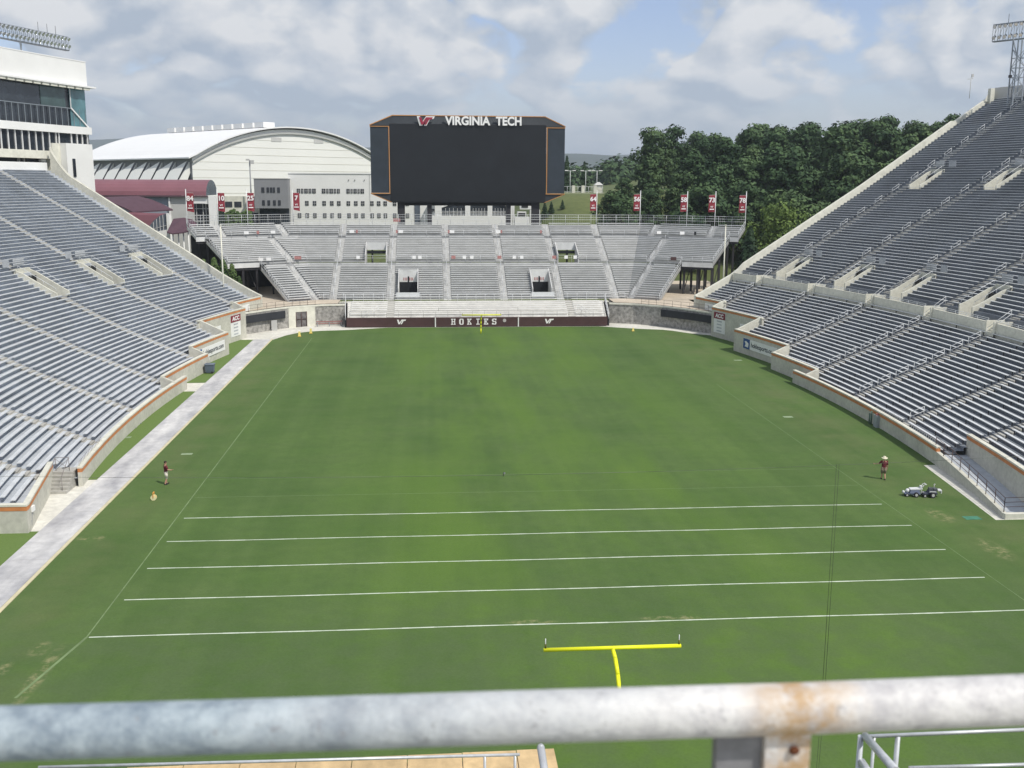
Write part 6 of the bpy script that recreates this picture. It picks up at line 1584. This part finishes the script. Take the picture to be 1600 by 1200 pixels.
# sprinkler / wall marks
# ================================================================== SIGNS on the walls
def wall_sign(st, Ya, Yb, k0, z0, z1, m, name, lab, cat='sign', off=.05):
    pa, pb = phi_of(st, Ya, k0), phi_of(st, Yb, k0); r_ = rk(st, k0)-.32
    A = Vector(SP(st, r_-off, pa, z0)); B = Vector(SP(st, r_-off, pb, z0))
    root = thing(name, lab, cat, tuple(A))
    d = (B-A).normalized(); n_ = Vector((-st.s, 0, 0)); n_ = (n_-d*n_.dot(d)).normalized()
    mb = MB(); q = [A, B, B-n_*off*.9, A-n_*off*.9]; mb.hexa([tuple(p) for p in q]+[(p.x, p.y, z1) for p in q]); mb.build('board', m, root)
    right = d if st.s < 0 else -d       # reading direction as seen from the field
    org = A if st.s < 0 else B
    return root, face_T(org+n_*.012, right), (B-A).length
def txt_fit(root, T, txt, x0, x1, zc, h, m, off=.01, name='letters'):
    o = text_mesh(name, txt, h*1.4, m, root, lambda x, y, z: Vector((x, y, z)), ext=.006, offset=off, align='LEFT')
    X = [v.co.x for v in o.data.vertices]; a, b = min(X), max(X)
    for v in o.data.vertices: v.co = T(x0+(v.co.x-a)/(b-a)*(x1-x0), zc+v.co.y, v.co.z)
NAVY = mat('navy_text', (.03, .05, .12), var=.05); DGR = mat('dark_text', (.10, .11, .12), var=.05)
for st, sd in ((LS, 'left'), (RS, 'right')):
    # conference sign
    Ya, Yb = (95.3, 98.3) if st is LS else (95.0, 98.0)
    r, T, Ls = wall_sign(st, Ya, Yb, 11, .75, 3.75, WHITE, 'banner_sign', 'tall banner headed ACC in white on maroon on the '+sd+' field wall'); 
    mb = MB(); q = [T(0, 2.05, .004), T(Ls, 2.05, .004), T(Ls, 3.0, .004), T(0, 3.0, .004), T(0, 2.05, .03), T(Ls, 2.05, .03), T(Ls, 3.0, .03), T(0, 3.0, .03)]; mb.hexa([tuple(p) for p in q]); mb.build('maroon_panel', mat('acc_maroon', (.22, .035, .05), var=.05), r)
    T2 = lambda x, y, z, T=T: T(x, y, z+.04); txt_fit(r, T2, 'ACC', Ls*.14, Ls*.86, 2.5, .55, LET, .03)
    mb = MB()
    for k in range(4): q = [T(Ls*.28, .25+k*.46, .004), T(Ls*.72, .25+k*.46, .004), T(Ls*.72, .42+k*.46, .004), T(Ls*.28, .42+k*.46, .004)]; mb.hexa([tuple(p) for p in q]+[tuple(T(x, y, .014)) for x, y in ((Ls*.28, .25+k*.46), (Ls*.72, .25+k*.46), (Ls*.72, .42+k*.46), (Ls*.28, .42+k*.46))])
    mb.build('year_lines', mat('pale_text', (.45, .47, .5), var=.1), r)
    # sponsor sign partly hidden behind the jog
    Ya, Yb = (86.2, 92.2) if st is LS else (86.0, 91.0)
    r, T, Ls = wall_sign(st, Ya, Yb, 11, 1.0, 2.9, WHITE, 'sponsor_sign', 'white sponsor board half hidden behind the jog of the '+sd+' field wall')
    T2 = lambda x, y, z, T=T: T(x, y, z+.01)
    if st is RS:
        txt_fit(r, T2, 'FK', Ls*.12, Ls*.3, .95, .5, DGR, .03)
        mb = MB(); q = [(Ls*.42, .75), (Ls*.95, .75), (Ls*.95, 1.0), (Ls*.42, 1.0)]; mb.hexa([tuple(T(x, y, .004)) for x, y in q]+[tuple(T(x, y, .014)) for x, y in q]); mb.build('text_bar', mat('pale_text', (.45, .47, .5)), r)
    else:
        mb = MB(); q = [(Ls*.55, .5), (Ls*.95, .5), (Ls*.95, .7), (Ls*.55, .7)]; mb.hexa([tuple(T(x, y, .004)) for x, y in q]+[tuple(T(x, y, .014)) for x, y in q]); mb.build('text_bar', mat('pale_text', (.45, .47, .5)), r)
    # website board
    Ya, Yb = (74.8, 84.2) if st is LS else (73.6, 82.6)
    r, T, Ls = wall_sign(st, Ya, Yb, 5, .85, 2.15, WHITE, 'website_sign', 'white hokiesports.com board with a blue square logo on the '+sd+' field wall')
    T2 = lambda x, y, z, T=T: T(x, y, z+.01)
    mb = MB(); q = [(.0, .0), (Ls*.20, .0), (Ls*.20, 1.3), (.0, 1.3)]; mb.hexa([tuple(T(x, y, .004)) for x, y in q]+[tuple(T(x, y, .02)) for x, y in q]); mb.build('blue_square', BLUE, r)
    mb = MB(); q = [(Ls*.05, .25), (Ls*.16, .2), (Ls*.17, .75), (Ls*.09, 1.0), (Ls*.04, .9), (Ls*.08, .6)]; mb.poly([T(x, y, .03) for x, y in q]); mb.build('white_mark', WHITE, r)
    txt_fit(r, T2, 'hokiesports.com', Ls*.24, Ls*.95, .66, .62, DGR, .012)
    # name board near the end wall
    Ya, Yb = (101.2, 105.3) if st is LS else (100.0, 104.0)
    r, T, Ls = wall_sign(st, Ya, Yb, 14, 3.35, 4.3, WHITE, 'name_sign', 'small white name board under the orange band, far end of '+sd+' field wall')
    mb = MB(); q = [(Ls*.2, .35), (Ls*.6, .35), (Ls*.6, .6), (Ls*.2, .6)]; mb.hexa([tuple(T(x, y, .004)) for x, y in q]+[tuple(T(x, y, .014)) for x, y in q]); mb.build('text_bar', mat('pale_text', (.45, .47, .5)), r)
# ================================================================== NET CABLE across the near end
nc = thing('net_cable', 'thin dark cable slung across the near end with a twin rope hanging from it', 'cable', (0, -22, 14))
P_ = []
for i in range(41):
    x = -70+i*3.6; P_.append((x, -22, 14.35+.00030*(x+6.0)**2*4.2))
mb = MB(); mb.path(P_, .004, 4); mb.build('cable', mat('cable_dark', (.12, .13, .11), var=.05), nc)
for dx_ in (-.03, .045):
    mb = MB(); mb.path([(3.76+dx_, -22, 14.5), (3.80+dx_, -22, 7), (3.72+dx_*.6, -22, .0)], .006, 4); mb.build('rope', mat('rope_dark', (.05, .06, .04), var=.05), nc)
# ================================================================== NEAR DECK, RAILS
def cray(px, py, dist): # a point along the view through a picture position at a horizontal distance (used to set the near rail height and slope)
    d = Fv+Rv*((px-800)/1600)-Uv*((py-600)/1600); return CAM+d*(dist/d.y)
dk = thing('plywood_deck', 'tan plywood platform below the near railing', 'platform', (-8, -36, 12))
PLY = mat('plywood', (.55, .40, .22), rough=.8, var=.22, scale=1.2, fine=6, stretch=(1, .3, 1))
k_ = 0
for j in range(3):
    for i in range(9):
        x0 = -13.8+.98*i+(.45 if j == 1 else 0); x1 = min(-5.28, x0+.965)
        if x1-x0 < .2: continue
        y1 = -31.7-1.15*j+.012*(x0+9)+(0 if j else -.05); y0 = y1-1.135
        mb = MB(); z_ = 12.0-.0*j; mb.box(x0, x1, y0, y1, z_-.05, z_+.002*((i+j) % 3)); mb.build('plywood_sheet', PLY, dk); k_ += 1
mb = MB(); mb.box(-13.8, -5.3, -35.0, -31.9, 11.7, 11.94); mb.build('frame', GREYW, dk)
br = thing('stair_railing', 'galvanised tube railing standing on the plywood platform', 'railing', (-8, -34, 12))
mb = MB(); a, b = cray(60, 1199, 13.2), cray(812, 1179, 13.2); mb.tube(a, b, .022, 8); mb.build('top_rail', GALV, br)
for t in (.925, .99):
    q = a.lerp(b, t); mb = MB(); mb.tube(q, q-Vector((0, 0, 1.0)), .02, 8); mb.build('post', GALV, br)
mb = MB(); q = cray(845, 1168, 10.5); mb.tube(q, q+Vector((.10, -.9, -.75)), .045, 10); mb.ell(q, (.045, .045, .045), 8, 6); mb.build('thick_post', GALV, br)
b2 = thing('stair_railing', 'galvanised tube railing with a sloping handrail at the lower right of the platform', 'railing', (2, -40, 17))
mb = MB(); q0, q1 = cray(1352, 1150, 6.0), cray(1400, 1205, 5.2); mb.tube(q0, q1, .026, 10); mb.build('sloping_rail', GALV, b2)
mb = MB(); q2 = cray(1345, 1150, 6.0); mb.tube(q2, q2+Vector((0, 0, -1.2)), .02, 8); mb.build('post', GALV, b2)
mb = MB(); q2 = cray(1366, 1150, 6.3); mb.tube(q2, q2+Vector((0, 0, -1.2)), .012, 8); mb.build('post', GALV, b2)
mb = MB(); q2 = cray(1403, 1150, 6.3); mb.tube(q2, q2+Vector((0, 0, -1.2)), .018, 8); mb.build('post', GALV, b2)
mb = MB(); a, b = cray(1345, 1151, 6.3), cray(1700, 1136, 6.3); mb.tube(a, b, .014, 8); mb.build('top_rail', GALV, b2)
mb = MB(); a, b = cray(1420, 1200, 6.3), cray(1700, 1192, 6.3); mb.tube(a, b, .014, 8); mb.build('lower_rail', GALV, b2)
mb = MB(); q0, q1 = cray(1346, 1190, 6.0), cray(1362, 1215, 5.6); mb.tube(q0, q1, .026, 8); mb.build('sloping_rail', GALV, b2)
# near guard rail, with its post
NR = thing('guard_rail', 'thick painted pipe guard rail, blue-grey at left and rust-stained white at its post', 'guard rail', tuple(cray(800, 1120, 1.15)))
def rail_mat():
    m = bpy.data.materials.new('worn_rail_paint'); m.use_nodes = True; t = m.node_tree; b = t.nodes['Principled BSDF']; b.inputs['Roughness'].default_value = .55
    co = t.nodes.new('ShaderNodeTexCoord'); sp = t.nodes.new('ShaderNodeSeparateXYZ'); t.links.new(co.outputs['Object'], sp.inputs[0])
    def noise(sc, det=5, r=.6):
        n = t.nodes.new('ShaderNodeTexNoise'); n.inputs['Scale'].default_value = sc; n.inputs['Detail'].default_value = det; n.inputs['Roughness'].default_value = r; t.links.new(co.outputs['Object'], n.inputs['Vector']); return n.outputs[0]
    def mr(v, a, b_, c=0, d=1):
        x = t.nodes.new('ShaderNodeMapRange'); t.links.new(v, x.inputs[0]); x.inputs[1].default_value = a; x.inputs[2].default_value = b_; x.inputs[3].default_value = c; x.inputs[4].default_value = d; return x.outputs[0]
    def mix(f, a, b_):
        x = t.nodes.new('ShaderNodeMix'); x.data_type = 'RGBA'
        for s_, v in ((0, f), (6, a), (7, b_)):
            if isinstance(v, tuple): x.inputs[s_].default_value = (*v, 1)
            else: t.links.new(v, x.inputs[s_])
        return x.outputs[2]
    def ma(op, a, b_):
        x = t.nodes.new('ShaderNodeMath'); x.operation = op
        for i_, v in enumerate((a, b_)):
            if isinstance(v, (int, float)): x.inputs[i_].default_value = v
            else: t.links.new(v, x.inputs[i_])
        return x.outputs[0]
    galv = mix(mr(noise(17, 7, .7), .38, .62), (.16, .205, .25), (.36, .42, .46))
    white = mix(mr(noise(15, 8, .72), .38, .55), (.44, .43, .44), (.62, .61, .60))
    xx = ma('ADD', sp.outputs[0], ma('MULTIPLY', ma('SUBTRACT', noise(14), .5), .25))
    base = mix(mr(xx, GX0, GX1), galv, white)
    d = ma('ABSOLUTE', ma('SUBTRACT', sp.outputs[0], RX), 0)
    chip = mr(noise(38, 9, .78), .60, .63)
    base = mix(ma('MULTIPLY', chip, .55), base, (.20, .20, .21))
    rust = ma('MULTIPLY', mr(d, .02, .095, 1, 0), mr(noise(26, 7, .7), .34, .60, 0, .9))
    base = mix(rust, base, (.42, .26, .11))
    t.links.new(base, b.inputs['Base Color'])
    bp = t.nodes.new('ShaderNodeBump'); bp.inputs['Strength'].default_value = .6; bp.inputs['Distance'].default_value = .004; t.links.new(noise(60), bp.inputs['Height']); t.links.new(bp.outputs[0], b.inputs['Normal']); return m
DN = 1.22
RA, RB_ = cray(-500, 1149+8, DN), cray(2100, 1075, DN)
GX0, GX1, RX = cray(330, 1130, DN).x, cray(1080, 1130, DN).x, cray(1245, 1100, DN).x
RM = rail_mat(); NRAD = .0335
def rpath(px):  # centre line of the rail
    xs_ = [(-600, 1158), (0, 1146), (400, 1134), (850, 1119), (1250, 1107), (1600, 1093), (2200, 1072)]
    for (a, ya), (b, yb) in zip(xs_, xs_[1:]):
        if px <= b: y = ya+(yb-ya)*(px-a)/(b-a); break
    return cray(px, y, DN)
mb = MB(); pts_ = [rpath(-600+70*i) for i in range(41)]; n = 24; i0 = 0
for p_ in pts_:
    for k in range(n): a = 2*PI*k/n; mb.v.append((p_.x, p_.y+NRAD*math.cos(a), p_.z+NRAD*math.sin(a)))
for j in range(len(pts_)-1):
    for k in range(n): mb.f.append((j*n+k, (j+1)*n+k, (j+1)*n+(k+1) % n, j*n+(k+1) % n)); mb.sm.append(True)
mb.build('rail', RM, NR)
c = rpath(1195); cL, cR = rpath(1122).x, rpath(1193).x
mb = MB(); xr = rpath(1222).x; mb.box(cray(1192, 1150, DN).x, cray(1262, 1150, DN).x, c.y-.012, c.y+.012, c.z-.9, c.z-.02); mb.build('post', RM, NR)
mb = MB(); mb.hexa([(cL+.006, c.y+.0, c.z-.9), (cR+.004, c.y+.0, c.z-.9), (cR+.004, c.y+.02, c.z-.9), (cL+.006, c.y+.02, c.z-.9), (cL, c.y, c.z-.01), (cR, c.y, c.z-.01), (cR, c.y+.02, c.z-.01), (cL, c.y+.02, c.z-.01)])
mb.build('gusset_plate', mat('plate_grey', (.20, .20, .21), rough=.6, var=.15, scale=30), NR)
mb = MB(); mb.ell((xr+.014, c.y-.016, c.z-.052), (.0075, .005, .006), 10, 6); mb.build('bolt', mat('rust_dark', (.10, .035, .015), rough=.9), NR)
# upper-deck floor slab beneath the viewpoint so that the rail stands on something
ud = thing('upper_deck', 'concrete upper deck carrying the near guard rail', 'deck', (-7, -49, 20))
mb = MB(); mb.box(-40, 30, -60, -47.7, 20.2, 20.5); mb.build('slab', CONC, ud)
# ================================================================== HAZE
hz = MB(); hz.box(-6050, 6550, -420, 8050, -62, 320)
hm = bpy.data.materials.new('haze_air'); hm.use_nodes = True; t = hm.node_tree; t.nodes.clear()
pv = t.nodes.new('ShaderNodeVolumePrincipled'); pv.inputs['Color'].default_value = (.80, .88, 1.0, 1); pv.inputs['Density'].default_value = .00015; pv.inputs['Anisotropy'].default_value = .2
mo = t.nodes.new('ShaderNodeOutputMaterial'); t.links.new(pv.outputs[0], mo.inputs['Volume'])
ho = hz.build('haze', hm, None); ho['kind'] = 'stuff'; ho['label'] = 'thin bluish haze filling the air over the stadium'; ho['category'] = 'haze'
